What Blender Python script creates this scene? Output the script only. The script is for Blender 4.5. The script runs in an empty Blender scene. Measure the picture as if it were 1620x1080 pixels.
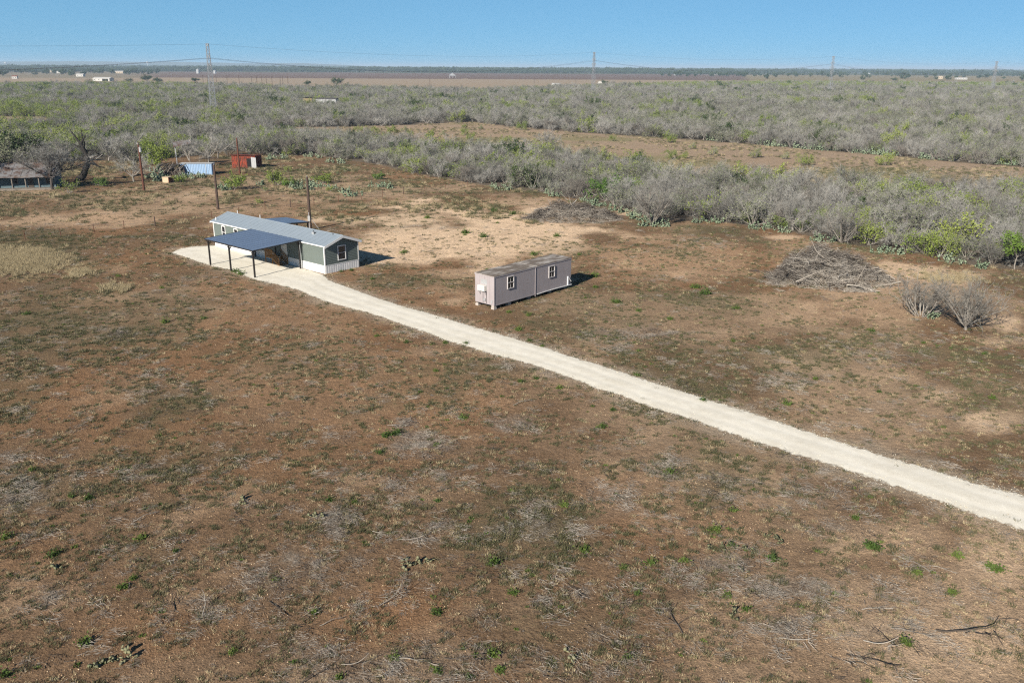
import bpy, math, random
import numpy as np
from mathutils import Vector, Matrix

SC = bpy.context.scene
COL = SC.collection
R = math.radians

# ------------------------------------------------------------------ camera
F_PX, HORIZON, ROLL, CAM_H = 1350.0, 107.0, R(0.28), 23.0
PITCH = math.atan((540 - HORIZON) / F_PX)
cam = bpy.data.cameras.new('camera'); camo = bpy.data.objects.new('camera', cam); COL.objects.link(camo)
cam.sensor_width = 36.0; cam.sensor_fit = 'HORIZONTAL'; cam.lens = F_PX / 1620 * 36
cam.clip_start = 0.5; cam.clip_end = 60000
camo.matrix_world = (Matrix.Translation((0, 0, CAM_H)) @ Matrix.Rotation(R(90) - PITCH, 4, 'X') @ Matrix.Rotation(ROLL, 4, 'Z'))
SC.camera = camo

# ------------------------------------------------------------------ sky, sun, exposure
SHADOW_AZ, SUN_EL = R(58.5), R(28)
world = bpy.data.worlds.new('World'); SC.world = world; world.use_nodes = True
wn = world.node_tree; wn.nodes.clear()
sky = wn.nodes.new('ShaderNodeTexSky'); sky.sky_type = 'NISHITA'; sky.sun_disc = False
sky.sun_elevation = SUN_EL; sky.sun_rotation = R(270) - SHADOW_AZ
sky.altitude = 2000; sky.air_density = 0.7; sky.dust_density = 0.0; sky.ozone_density = 10.0
bg = wn.nodes.new('ShaderNodeBackground'); bg.inputs['Strength'].default_value = 0.073
wo = wn.nodes.new('ShaderNodeOutputWorld')
# clear pale-blue winter sky: the Nishita sky plus an even haze glow that thins out towards the zenith
wg = wn.nodes.new('ShaderNodeTexCoord'); wz = wn.nodes.new('ShaderNodeSeparateXYZ'); wr = wn.nodes.new('ShaderNodeValToRGB')
wn.links.new(wg.outputs['Generated'], wz.inputs[0]); wn.links.new(wz.outputs['Z'], wr.inputs[0])
wr.color_ramp.interpolation = 'EASE'
for e, (p, c) in zip([wr.color_ramp.elements[0], wr.color_ramp.elements[1]], [(0.0, (1.16, 2.80, 4.02)), (0.55, (0.22, 0.55, 1.15))]):
    e.position = p; e.color = (*c, 1)
sky_mix = wn.nodes.new('ShaderNodeMix'); sky_mix.data_type = 'RGBA'; sky_mix.blend_type = 'ADD'; sky_mix.inputs[0].default_value = 1.0
sky_dim = wn.nodes.new('ShaderNodeMix'); sky_dim.data_type = 'RGBA'; sky_dim.blend_type = 'MULTIPLY'; sky_dim.inputs[0].default_value = 1.0; sky_dim.inputs[7].default_value = (0.23, 0.23, 0.23, 1)
wn.links.new(sky.outputs[0], sky_dim.inputs[6]); wn.links.new(sky_dim.outputs[2], sky_mix.inputs[6]); wn.links.new(wr.outputs[0], sky_mix.inputs[7])
wn.links.new(sky_mix.outputs[2], bg.inputs[0]); wn.links.new(bg.outputs[0], wo.inputs[0])
sun = bpy.data.lights.new('sun', 'SUN'); sun.energy = 5.0; sun.angle = R(0.53); sun.color = (1.0, 0.92, 0.80)
suno = bpy.data.objects.new('sun', sun); COL.objects.link(suno); suno.location = (-40, -40, 60)
suno.rotation_euler = Vector((math.cos(SHADOW_AZ) * math.cos(SUN_EL), math.sin(SHADOW_AZ) * math.cos(SUN_EL), -math.sin(SUN_EL))).to_track_quat('-Z', 'Y').to_euler()
vs = SC.view_settings; vs.view_transform = 'Standard'; vs.look = 'None'; vs.gamma = 1.0; vs.exposure = 0.80; vs.use_curve_mapping = False
SC.cycles.max_bounces = 5; SC.cycles.diffuse_bounces = 2; SC.cycles.glossy_bounces = 2; SC.cycles.transmission_bounces = 2
SC.cycles.volume_bounces = 0; SC.cycles.transparent_max_bounces = 6
SC.cycles.use_denoising = False; SC.cycles.filter_width = 1.25

# ------------------------------------------------------------------ pixel -> ground helpers
_cr, _sr = math.cos(ROLL), math.sin(ROLL)
_cp, _sp = math.cos(PITCH), math.sin(PITCH)

def G(px, py, z=0.0):
    "ground point (height z) seen at a pixel of the 1620 x 1080 photograph"
    u = px - 810.0; v = 540.0 - py
    u2 = _cr * u - _sr * v; v2 = _sr * u + _cr * v
    dz = -F_PX * _sp + v2 * _cp
    t = (z - CAM_H) / dz
    return np.array([u2 * t, (F_PX * _cp + v2 * _sp) * t])

def PX(x, y, z=0.0):
    zz = z - CAM_H
    fw = np.maximum(y * _cp - zz * _sp, 1e-3); up = y * _sp + zz * _cp
    u2 = F_PX * x / fw; v2 = F_PX * up / fw
    return 810 + _cr * u2 + _sr * v2, 540 - (-_sr * u2 + _cr * v2)

# ------------------------------------------------------------------ noise
_rt = np.random.RandomState(7).rand(256, 256)

def vnoise(x, y):
    xi = np.floor(x).astype(np.int64); yi = np.floor(y).astype(np.int64)
    fx = x - xi; fy = y - yi
    fx = fx * fx * (3 - 2 * fx); fy = fy * fy * (3 - 2 * fy)
    a = _rt[xi & 255, yi & 255]; b = _rt[(xi + 1) & 255, yi & 255]
    c = _rt[xi & 255, (yi + 1) & 255]; d = _rt[(xi + 1) & 255, (yi + 1) & 255]
    return (a * (1 - fx) + b * fx) * (1 - fy) + (c * (1 - fx) + d * fx) * fy

def fbm(x, y, scale, octs=4, seed=0.0):
    x = np.asarray(x, float) / scale + seed * 17.31; y = np.asarray(y, float) / scale + seed * 9.77
    s = 0.0; a = 0.5; tot = 0
    for o in range(octs):
        s = s + a * vnoise(x, y); tot += a; a *= 0.55; x = x * 2.03 + 5.1; y = y * 2.03 + 3.7
    return s / tot

def sstep(a, b, x):
    t = np.clip((x - a) / (b - a), 0, 1); return t * t * (3 - 2 * t)

def inpoly(x, y, poly):
    x = np.asarray(x); y = np.asarray(y); c = np.zeros(x.shape, bool); n = len(poly); j = n - 1
    for i in range(n):
        xi, yi = poly[i]; xj, yj = poly[j]
        if yi != yj:
            c ^= ((yi > y) != (yj > y)) & (x < (xj - xi) * (y - yi) / (yj - yi) + xi)
        j = i
    return c

# ------------------------------------------------------------------ materials
MATS = {}

def nmat(name, rough=0.9, spec=0.2):
    m = bpy.data.materials.new(name); m.use_nodes = True
    nt = m.node_tree; b = nt.nodes['Principled BSDF']
    b.inputs['Roughness'].default_value = rough; b.inputs['Specular IOR Level'].default_value = spec
    MATS[name] = m
    return m, nt, b

def N(nt, t, **kw):
    n = nt.nodes.new(t)
    for k, v in kw.items(): setattr(n, k, v)
    return n

def ramp(nt, fac, stops):
    r = nt.nodes.new('ShaderNodeValToRGB'); el = r.color_ramp.elements
    while len(el) < len(stops): el.new(0.5)
    for e, (p, c) in zip(el, stops):
        e.position = p; e.color = (c[0], c[1], c[2], 1) if hasattr(c, '__len__') else (c, c, c, 1)
    nt.links.new(fac, r.inputs[0]); return r.outputs[0]

def mix(nt, fac, a, b, mode='MIX'):
    m = nt.nodes.new('ShaderNodeMix'); m.data_type = 'RGBA'; m.blend_type = mode
    for s, v in ((m.inputs[0], fac), (m.inputs[6], a), (m.inputs[7], b)):
        if isinstance(v, bpy.types.NodeSocket): nt.links.new(v, s)
        elif hasattr(v, '__len__'): s.default_value = (v[0], v[1], v[2], 1)
        else: s.default_value = v
    return m.outputs[2]

def noise(nt, scale, detail=3, rough=0.55, coord='Object', stretch=None):
    tc = nt.nodes.new('ShaderNodeTexCoord'); n = nt.nodes.new('ShaderNodeTexNoise')
    n.inputs['Scale'].default_value = scale; n.inputs['Detail'].default_value = detail; n.inputs['Roughness'].default_value = rough
    if stretch:
        mp = nt.nodes.new('ShaderNodeMapping'); mp.inputs['Scale'].default_value = stretch
        nt.links.new(tc.outputs[coord], mp.inputs[0]); nt.links.new(mp.outputs[0], n.inputs['Vector'])
    else:
        nt.links.new(tc.outputs[coord], n.inputs['Vector'])
    return n.outputs[0]

def paint(name, col, col2=None, rough=0.6, scale=2.0, amount=0.5, spec=0.3, metallic=0.0, stretch=None, lo=0.35, hi=0.7, bump=0.0):
    "a plain paint / wood / metal surface with worn second colour"
    m, nt, b = nmat(name, rough, spec)
    b.inputs['Metallic'].default_value = metallic
    n1 = noise(nt, scale, 5, 0.6, stretch=stretch)
    c2 = col2 or tuple(c * 0.75 for c in col)
    f = ramp(nt, n1, [(lo, 0.0), (hi, amount)])
    c = mix(nt, f, col, c2)
    n2 = noise(nt, scale * 9, 3)
    c = mix(nt, 0.18, c, ramp(nt, n2, [(0.3, 0.55), (0.7, 1.0)]), 'MULTIPLY')
    nt.links.new(c, b.inputs['Base Color'])
    if bump:
        bp = N(nt, 'ShaderNodeBump'); bp.inputs['Strength'].default_value = bump; bp.inputs['Distance'].default_value = 0.02
        nt.links.new(n2, bp.inputs['Height']); nt.links.new(bp.outputs[0], b.inputs['Normal'])
    return m

def plantmat(name, c1, c2, rough=0.8, trans=0.0, var=0.25):
    "per-plant random tint between two real leaf / twig colours"
    m, nt, b = nmat(name, rough, 0.15)
    oi = N(nt, 'ShaderNodeObjectInfo')
    c = mix(nt, oi.outputs['Random'], c1, c2)
    n1 = noise(nt, 1.7, 2)
    c = mix(nt, 1.0, c, ramp(nt, n1, [(0.25, 1 - var), (0.75, 1 + var)]), 'MULTIPLY')
    nt.links.new(c, b.inputs['Base Color'])
    return m

# soil
def soil_material():
    m, nt, b = nmat('soil', 1.0, 0.0)
    at = N(nt, 'ShaderNodeAttribute', attribute_name='col')
    cv = N(nt, 'ShaderNodeAttribute', attribute_name='cover')
    sep = N(nt, 'ShaderNodeSeparateColor'); nt.links.new(cv.outputs['Color'], sep.inputs[0])
    base = at.outputs['Color']
    big = noise(nt, 0.55, 5, 0.6)
    mid = noise(nt, 2.6, 4, 0.65)
    fine = noise(nt, 11.0, 4, 0.7)
    grit = noise(nt, 38.0, 3, 0.7)
    c = mix(nt, 1.0, base, ramp(nt, big, [(0.25, (0.78, 0.76, 0.74)), (0.5, (1, 1, 1)), (0.78, (1.22, 1.2, 1.16))]), 'MULTIPLY')
    c = mix(nt, 1.0, c, ramp(nt, mid, [(0.3, (0.72, 0.73, 0.74)), (0.55, (1.02, 1.0, 1.0)), (0.75, (1.25, 1.22, 1.18))]), 'MULTIPLY')
    # thin grey-green thatch breaking up the soil, following the cover mask
    f1 = N(nt, 'ShaderNodeMath', operation='ADD'); nt.links.new(mid, f1.inputs[0]); nt.links.new(sep.outputs[0], f1.inputs[1])
    th = ramp(nt, f1.outputs[0], [(0.66, 0.0), (1.0, 0.5)])
    c = mix(nt, th, c, (0.088, 0.086, 0.048))
    # grey litter
    f2 = N(nt, 'ShaderNodeMath', operation='ADD'); nt.links.new(fine, f2.inputs[0]); nt.links.new(sep.outputs[1], f2.inputs[1])
    gl = ramp(nt, f2.outputs[0], [(0.72, 0.0), (1.05, 0.75)])
    c = mix(nt, gl, c, (0.24, 0.225, 0.195))
    c = mix(nt, 1.0, c, ramp(nt, fine, [(0.28, (0.45, 0.44, 0.43)), (0.5, (1.0, 1.0, 1.0)), (0.72, (1.42, 1.38, 1.32))]), 'MULTIPLY')
    # pale grit
    gr = ramp(nt, grit, [(0.63, 0.0), (0.7, 0.55)])
    gm = N(nt, 'ShaderNodeMath', operation='MULTIPLY'); nt.links.new(gr, gm.inputs[0]); nt.links.new(sep.outputs[2], gm.inputs[1])
    c = mix(nt, gm.outputs[0], c, (0.42, 0.30, 0.20))
    nt.links.new(c, b.inputs['Base Color'])
    h = N(nt, 'ShaderNodeMath', operation='MULTIPLY_ADD'); nt.links.new(mid, h.inputs[0]); h.inputs[1].default_value = 1.6; nt.links.new(fine, h.inputs[2])
    bp = N(nt, 'ShaderNodeBump'); bp.inputs['Strength'].default_value = 0.75; bp.inputs['Distance'].default_value = 0.11
    nt.links.new(h.outputs[0], bp.inputs['Height'])
    b2 = N(nt, 'ShaderNodeBump'); b2.inputs['Strength'].default_value = 0.5; b2.inputs['Distance'].default_value = 0.02
    nt.links.new(grit, b2.inputs['Height']); nt.links.new(bp.outputs[0], b2.inputs['Normal']); nt.links.new(b2.outputs[0], b.inputs['Normal'])
    return m

def caliche_material():
    m, nt, b = nmat('caliche_gravel', 1.0, 0.0)
    at = N(nt, 'ShaderNodeAttribute', attribute_name='edge')
    big = noise(nt, 0.35, 4, 0.6); mid = noise(nt, 1.4, 4, 0.65); fine = noise(nt, 22.0, 3, 0.7)
    c = ramp(nt, big, [(0.3, (0.64, 0.605, 0.525)), (0.7, (0.73, 0.70, 0.625))])
    c = mix(nt, 1.0, c, ramp(nt, mid, [(0.25, (0.93, 0.92, 0.90)), (0.7, (1.03, 1.03, 1.02))]), 'MULTIPLY')
    c = mix(nt, 1.0, c, ramp(nt, fine, [(0.3, (0.8, 0.79, 0.77)), (0.65, (1.08, 1.08, 1.08))]), 'MULTIPLY')
    # wheel tracks polished a little paler than the crown
    tr = N(nt, 'ShaderNodeAttribute', attribute_name='track')
    c = mix(nt, ramp(nt, tr.outputs['Fac'], [(0, 0.0), (1, 0.22)]), c, (0.78, 0.755, 0.69))
    # soil showing through at the ragged edge
    e = N(nt, 'ShaderNodeMath', operation='ADD'); nt.links.new(at.outputs['Fac'], e.inputs[0]); nt.links.new(noise(nt, 2.2, 5, 0.7), e.inputs[1])
    nt.links.new(c, b.inputs['Base Color'])
    bp = N(nt, 'ShaderNodeBump'); bp.inputs['Strength'].default_value = 0.35; bp.inputs['Distance'].default_value = 0.03
    nt.links.new(fine, bp.inputs['Height']); nt.links.new(bp.outputs[0], b.inputs['Normal'])
    tb = N(nt, 'ShaderNodeBsdfTransparent'); mx = N(nt, 'ShaderNodeMixShader')
    nt.links.new(ramp(nt, e.outputs[0], [(0.60, 0.0), (0.78, 1.0)]), mx.inputs[0])
    nt.links.new(tb.outputs[0], mx.inputs[1]); nt.links.new(b.outputs[0], mx.inputs[2])
    nt.links.new(mx.outputs[0], nt.nodes['Material Output'].inputs[0])
    return m

SOIL = soil_material(); CALICHE = caliche_material()
M_TWIG = plantmat('grey_twigs', (0.130, 0.129, 0.119), (0.305, 0.300, 0.282))
M_TWIGW = plantmat('brown_grey_twigs', (0.140, 0.127, 0.113), (0.19, 0.175, 0.158))
M_BARK = plantmat('grey_bark', (0.19, 0.172, 0.150), (0.27, 0.25, 0.225))
M_DARKBARK = plantmat('dark_bark', (0.045, 0.040, 0.036), (0.07, 0.06, 0.055))
M_OLIVE = plantmat('olive_leaves', (0.105, 0.122, 0.070), (0.175, 0.188, 0.118))
M_GREEN = plantmat('spring_green_leaves', (0.120, 0.172, 0.030), (0.200, 0.238, 0.055))
M_DKGREEN = plantmat('dark_green_leaves', (0.030, 0.052, 0.018), (0.055, 0.080, 0.028))
M_WEED = plantmat('weed_leaves', (0.045, 0.080, 0.018), (0.095, 0.135, 0.030))
M_VIVID = plantmat('vivid_green_leaves', (0.060, 0.118, 0.020), (0.115, 0.178, 0.034))
M_GRASS = plantmat('dry_green_grass', (0.062, 0.070, 0.034), (0.125, 0.115, 0.064))
M_STRAW = plantmat('straw_grass', (0.25, 0.205, 0.125), (0.40, 0.335, 0.21))
M_PEAR = plantmat('prickly_pear_pads', (0.155, 0.205, 0.135), (0.235, 0.275, 0.190), rough=0.6)
M_PEARDRY = plantmat('dry_prickly_pear_pads', (0.125, 0.132, 0.075), (0.20, 0.195, 0.118), rough=0.75)
M_DEAD = plantmat('dead_wood', (0.20, 0.175, 0.15), (0.36, 0.33, 0.29))
M_DEADDK = plantmat('charred_dead_wood', (0.045, 0.036, 0.03), (0.09, 0.075, 0.062))
M_BRUSHDK = plantmat('brush_pile_twigs', (0.105, 0.092, 0.084), (0.14, 0.125, 0.115))
M_STONE = plantmat('pale_stones', (0.30, 0.19, 0.105), (0.50, 0.39, 0.26))
M_CALST = plantmat('caliche_stones', (0.45, 0.41, 0.33), (0.62, 0.58, 0.49))

# ------------------------------------------------------------------ mesh builder
def link(name, me, mat=None, parent=None):
    if mat is not None:
        for mm in (mat if isinstance(mat, (list, tuple)) else [mat]): me.materials.append(mm)
    o = bpy.data.objects.new(name, me); COL.objects.link(o); o.parent = parent
    return o

def tag(o, label=None, cat=None, group=None, kind=None):
    if label: o['label'] = label
    if cat: o['category'] = cat
    if group: o['group'] = group
    if kind: o['kind'] = kind
    return o

def empty(name, loc, rz=0.0, label=None, cat=None, group=None):
    o = bpy.data.objects.new(name, None); COL.objects.link(o); o.empty_display_size = 0.3
    o.location = (loc[0], loc[1], loc[2] if len(loc) > 2 else 0.0); o.rotation_euler = (0, 0, rz)
    return tag(o, label, cat, group)

class MB:
    def __init__(s): s.v = []; s.f = []; s.m = []; s.cur = 0
    def add(s, vs, fs):
        k = len(s.v); s.v += [tuple(map(float, p)) for p in vs]
        for f in fs: s.f.append(tuple(i + k for i in f)); s.m.append(s.cur)
        return s
    def box(s, x0, x1, y0, y1, z0, z1):
        return s.add([(x0, y0, z0), (x1, y0, z0), (x1, y1, z0), (x0, y1, z0), (x0, y0, z1), (x1, y0, z1), (x1, y1, z1), (x0, y1, z1)],
                     [(0, 3, 2, 1), (4, 5, 6, 7), (0, 1, 5, 4), (1, 2, 6, 5), (2, 3, 7, 6), (3, 0, 4, 7)])
    def bar(s, p, q, w, h=None, up=(0, 0, 1)):
        p = Vector(p); q = Vector(q); h = h or w; d = (q - p).normalized(); u = Vector(up)
        if abs(d.dot(u)) > 0.98: u = Vector((1, 0, 0))
        a = d.cross(u).normalized() * (w / 2); b = a.cross(d).normalized() * (h / 2)
        vs_ = [p - a - b, p + a - b, p + a + b, p - a + b, q - a - b, q + a - b, q + a + b, q - a + b]
        return s.add(vs_, [(0, 3, 2, 1), (4, 5, 6, 7), (0, 1, 5, 4), (1, 2, 6, 5), (2, 3, 7, 6), (3, 0, 4, 7)])
    def tube(s, pts, radii, n=6, cap=True):
        pts = [Vector(p) for p in pts]; k = len(s.v); ring = []
        for i, p in enumerate(pts):
            d = (pts[min(i + 1, len(pts) - 1)] - pts[max(i - 1, 0)]).normalized()
            u = Vector((0, 0, 1)) if abs(d.z) < 0.95 else Vector((1, 0, 0))
            a = d.cross(u).normalized(); b = a.cross(d)
            r = radii[i] if hasattr(radii, '__len__') else radii
            for j in range(n):
                t = 2 * math.pi * j / n; ring.append(p + (a * math.cos(t) + b * math.sin(t)) * r)
        fs = []
        for i in range(len(pts) - 1):
            for j in range(n):
                fs.append((i * n + j, i * n + (j + 1) % n, (i + 1) * n + (j + 1) % n, (i + 1) * n + j))
        if cap: fs += [tuple(range(n - 1, -1, -1)), tuple(range((len(pts) - 1) * n, len(pts) * n))]
        return s.add(ring, fs)
    def prism(s, poly, axis, a0, a1):
        "extrude a 2-D polygon along x (poly = y,z) or y (poly = x,z)"
        n = len(poly)
        def P(c, a): return (a, c[0], c[1]) if axis == 'x' else (c[0], a, c[1])
        vs_ = [P(c, a0) for c in poly] + [P(c, a1) for c in poly]
        fs = [tuple(range(n)), tuple(range(2 * n - 1, n - 1, -1))] + [(i, i + n, (i + 1) % n + n, (i + 1) % n) for i in range(n)]
        return s.add(vs_, fs)
    def mesh(s, name):
        me = bpy.data.meshes.new(name); me.from_pydata(s.v, [], s.f); me.validate(); me.update()
        if len(set(s.m)) > 1: me.polygons.foreach_set('material_index', s.m[:len(me.polygons)])
        return me
    def build(s, name, mat, parent=None, fix=True):
        me = s.mesh(name)
        if fix:
            import bmesh
            bm = bmesh.new(); bm.from_mesh(me); bmesh.ops.recalc_face_normals(bm, faces=bm.faces); bm.to_mesh(me); bm.free()
        return link(name, me, mat, parent)

def np_mesh(name, verts, tris, mats, midx=None):
    me = bpy.data.meshes.new(name); verts = np.asarray(verts, np.float32); tris = np.asarray(tris, np.int32)
    me.vertices.add(len(verts)); me.vertices.foreach_set('co', verts.ravel())
    k = tris.shape[1]
    me.loops.add(tris.size); me.loops.foreach_set('vertex_index', tris.ravel())
    me.polygons.add(len(tris)); me.polygons.foreach_set('loop_start', np.arange(0, tris.size, k, dtype=np.int32))
    for m_ in mats: me.materials.append(m_)
    if midx is not None: me.polygons.foreach_set('material_index', np.asarray(midx, np.int32))
    me.update(calc_edges=True); me.validate()
    return me

def copy_tree(o, parent=None):
    c = o.copy(); COL.objects.link(c); c.parent = parent
    for ch in o.children: copy_tree(ch, c)
    return c

# ------------------------------------------------------------------ where things lie (photo pixels, turned into ground places)
ROAD_FAR = [(284, 394), (304, 391), (341, 389), (400, 404), (470, 423), (510, 435), (519, 444), (538, 451), (568, 462), (601, 474), (632, 484), (669, 494), (707, 505), (744, 517), (781, 527), (820, 539), (866, 552), (898, 564), (931, 573.5), (977, 588), (1024, 604), (1061, 615), (1120, 633.7), (1180, 651.5), (1260, 678.8), (1325, 699.6), (1389, 720.5), (1485, 747.8), (1549, 768.7), (1620, 786), (1760, 826), (1980, 888)]
ROAD_NEAR = [(271, 400), (293, 406), (316, 414), (338, 421), (364, 426), (386, 435), (408, 443), (438, 449), (473, 458), (495, 468), (519, 477), (560, 488.5), (577, 492), (614, 504), (644, 515), (681, 527), (707, 538), (744, 547.5), (781, 560.5), (820, 569), (866, 583.7), (920, 602), (950, 615), (987, 624.5), (1014, 637), (1051, 648.5), (1088, 659.6), (1120, 671), (1180, 691.6), (1260, 717.3), (1325, 736.6), (1389, 757.4), (1485, 789.5), (1549, 813.6), (1620, 836), (1760, 884), (1980, 955)]
ROAD_W_FAR = np.array([G(*p) for p in ROAD_FAR]); ROAD_W_NEAR = np.array([G(*p) for p in ROAD_NEAR])
ROAD_POLY = [tuple(p) for p in ROAD_W_FAR] + [tuple(p) for p in ROAD_W_NEAR[::-1]]

BELT_NEAR = [(415, 243), (440, 249), (480, 244), (540, 252), (600, 261), (650, 273), (700, 282), (740, 289), (800, 298), (850, 303), (900, 312), (950, 322), (1000, 334), (1045, 348), (1100, 349), (1150, 353), (1200, 360), (1250, 366), (1310, 381), (1400, 396), (1470, 402), (1540, 420), (1620, 428), (1800, 450), (2000, 480)]
BELT_FAR = [(415, 208), (480, 214), (560, 224), (640, 234), (700, 243), (770, 245), (860, 245), (960, 259), (1050, 274), (1120, 288), (1200, 285), (1300, 300), (1400, 296), (1500, 307), (1620, 303), (1800, 318), (2000, 338)]
STRIP_FAR = [(415, 204), (470, 202), (600, 200), (680, 196), (745, 193), (800, 200), (900, 209), (1000, 215), (1100, 222), (1180, 228), (1300, 238), (1400, 246), (1500, 256), (1620, 265), (1800, 285), (2000, 308)]
LEFT_NEAR = [(-300, 268), (0, 258), (100, 256), (160, 254), (215, 256), (300, 247), (360, 238), (415, 243)]
BRUSH_END = [(-600, 135), (0, 135), (250, 135), (320, 137), (450, 141), (560, 140), (640, 142), (750, 145), (830, 142), (950, 137), (1100, 133.5), (1300, 131.5), (1400, 132.5), (1620, 134.5), (2200, 138)]
CLEARING = [(-60, 183), (60, 185), (98, 190), (60, 205), (-60, 207)]

def poly_world(*lists):
    return [tuple(G(*p)) for L in lists for p in L]
BELT_W = poly_world(BELT_NEAR, BELT_FAR[::-1])
FARB_W = poly_world(BRUSH_END, STRIP_FAR[::-1]) 
LEFT_W = poly_world([(-600, 135), (300, 135.5), (415, 138)], [(415, 243)], LEFT_NEAR[::-1])
STRIP_W = poly_world(STRIP_FAR, BELT_FAR[::-1])
CLEAR_W = poly_world(CLEARING)

# patches of bare soil, litter, straw and grass; TAN round the fence also paints in backscattered sunlight (pixel centre, pixel radii, strength)
TAN = [(300, 325, 330, 30, .30), (520, 300, 220, 22, .32), (1080, 410, 230, 45, .28), (1400, 480, 190, 60, .36), (1100, 510, 260, 45, .20), (1380, 600, 280, 90, .30), (430, 480, 300, 60, .10), (620, 620, 300, 120, .08), (1200, 780, 260, 120, .12), (1500, 960, 200, 170, .34), (1250, 1000, 160, 90, .18), (1450, 640, 160, 60, .3), (760, 385, 150, 32, 1.0), (750, 372, 190, 46, 1.0), (640, 395, 95, 34, .8), (860, 388, 75, 28, .8), (690, 340, 120, 22, .5), (1430, 428, 70, 12, .8), (1500, 442, 60, 12, .6), (1585, 508, 50, 20, .7), (1570, 545, 60, 20, .5), (1480, 625, 60, 22, .6), (1560, 660, 70, 25, .7), (1420, 595, 50, 16, .4), (1410, 500, 60, 18, .35),
       (1560, 930, 130, 130, .38), (1500, 1040, 160, 90, .32), (1420, 860, 120, 60, .35), (320, 398, 60, 7, .5), (715, 478, 25, 8, .35), (1240, 376, 30, 4, .7), (850, 320, 110, 10, .4), (1330, 470, 70, 14, .35), (530, 478, 40, 8, .3), (100, 345, 160, 14, .45), (280, 312, 160, 18, .4), (700, 430, 90, 8, .35)]
RED = [(260, 470, 180, 40, .6), (450, 330, 200, 25, .5), (1080, 400, 180, 40, .6), (1360, 480, 120, 40, .7), (720, 480, 60, 14, .8), (1240, 430, 60, 50, .5), (380, 760, 160, 80, .5), (1000, 560, 120, 30, .6), (600, 960, 120, 60, .8), (230, 1000, 140, 60, .4), (1000, 830, 150, 80, .5), (80, 340, 100, 14, .6), (850, 320, 120, 14, .5), (640, 620, 150, 60, .35)]
COVER = [(50, 385, 90, 22, .9), (20, 620, 70, 60, .6), (170, 545, 120, 30, .55), (60, 520, 80, 25, .4), (430, 560, 140, 35, .4), (240, 620, 110, 40, .35), (1215, 552, 45, 12, 1.0), (870, 500, 130, 30, .5), (1160, 470, 120, 22, .4), (1120, 365, 80, 8, .7), (1340, 540, 110, 30, .5), (1180, 610, 110, 25, .6), (620, 440, 60, 14, .8), (640, 353, 110, 16, .55), (470, 275, 60, 10, .4), (630, 290, 50, 7, .7), (690, 600, 100, 30, .4), (860, 860, 120, 60, .4), (100, 780, 140, 40, .5), (250, 880, 120, 40, .4), (880, 1000, 120, 60, .4), (500, 700, 150, 30, .4), (1080, 790, 80, 20, .3), (1450, 560, 90, 20, .5), (260, 375, 90, 8, .5), (1010, 640, 50, 10, .3), (900, 395, 60, 12, .4)]
LITTER = [(665, 700, 45, 22, .8), (672, 719, 28, 12, 1), (651, 667, 16, 6, 1), (547, 830, 32, 26, .9), (611, 811, 26, 13, 1), (655, 854, 30, 8, 1), (691, 755, 20, 10, .8), (700, 830, 27, 11, .8), (814, 672, 42, 18, .7), (925, 935, 32, 18, 1), (985, 954, 42, 16, .8), (1051, 963, 14, 7, .8), (1136, 891, 38, 15, .8), (1306, 985, 65, 32, 1), (1246, 929, 62, 16, .8), (1309, 834, 52, 13, .8), (502, 897, 22, 15, .9), (556, 882, 13, 6, .9), (868, 956, 22, 15, 1), (776, 986, 16, 8, .8), (754, 961, 14, 8, .7), (620, 1055, 160, 35, .55), (461, 883, 22, 15, .9), (60, 848, 20, 11, .8), (327, 964, 17, 15, .7), (91, 946, 20, 12, .7), (225, 753, 28, 9, .7), (35, 791, 34, 16, .7), (160, 526, 55, 9, .6), (490, 545, 14, 4, .7), (1240, 600, 60, 10, .5), (1400, 640, 40, 9, .4), (1000, 545, 60, 12, .4), (1380, 930, 90, 40, .4), (1450, 1000, 90, 40, .5), (980, 530, 90, 14, .4), (1130, 585, 40, 8, .5), (900, 1060, 200, 30, .4), (480, 1040, 60, 30, .5), (190, 500, 40, 6, .4)]
STRAW = [(25, 412, 45, 17, 1.0), (110, 420, 60, 8, .45), (130, 432, 22, 6, .5), (185, 455, 25, 7, .5), (40, 440, 30, 8, .4)]

def patch(px, py, lst, jit):
    out = np.zeros(px.shape)
    for cx, cy, rx, ry, s in lst:
        d = np.hypot((px - cx) / rx, (py - cy) / ry)
        out = np.maximum(out, s * (1 - sstep(0.45, 1.25, d + jit)))
    return out

def near_road(x, y):
    "rough distance to the caliche edge (metres, positive outside)"
    best = np.full(x.shape, 1e9)
    for L in (ROAD_W_FAR, ROAD_W_NEAR):
        for a, b in zip(L[:-1], L[1:]):
            d = b - a; t = np.clip(((x - a[0]) * d[0] + (y - a[1]) * d[1]) / (d @ d), 0, 1)
            best = np.minimum(best, np.hypot(x - a[0] - t * d[0], y - a[1] - t * d[1]))
    return np.where(inpoly(x, y, ROAD_POLY), -best, best)

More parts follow.
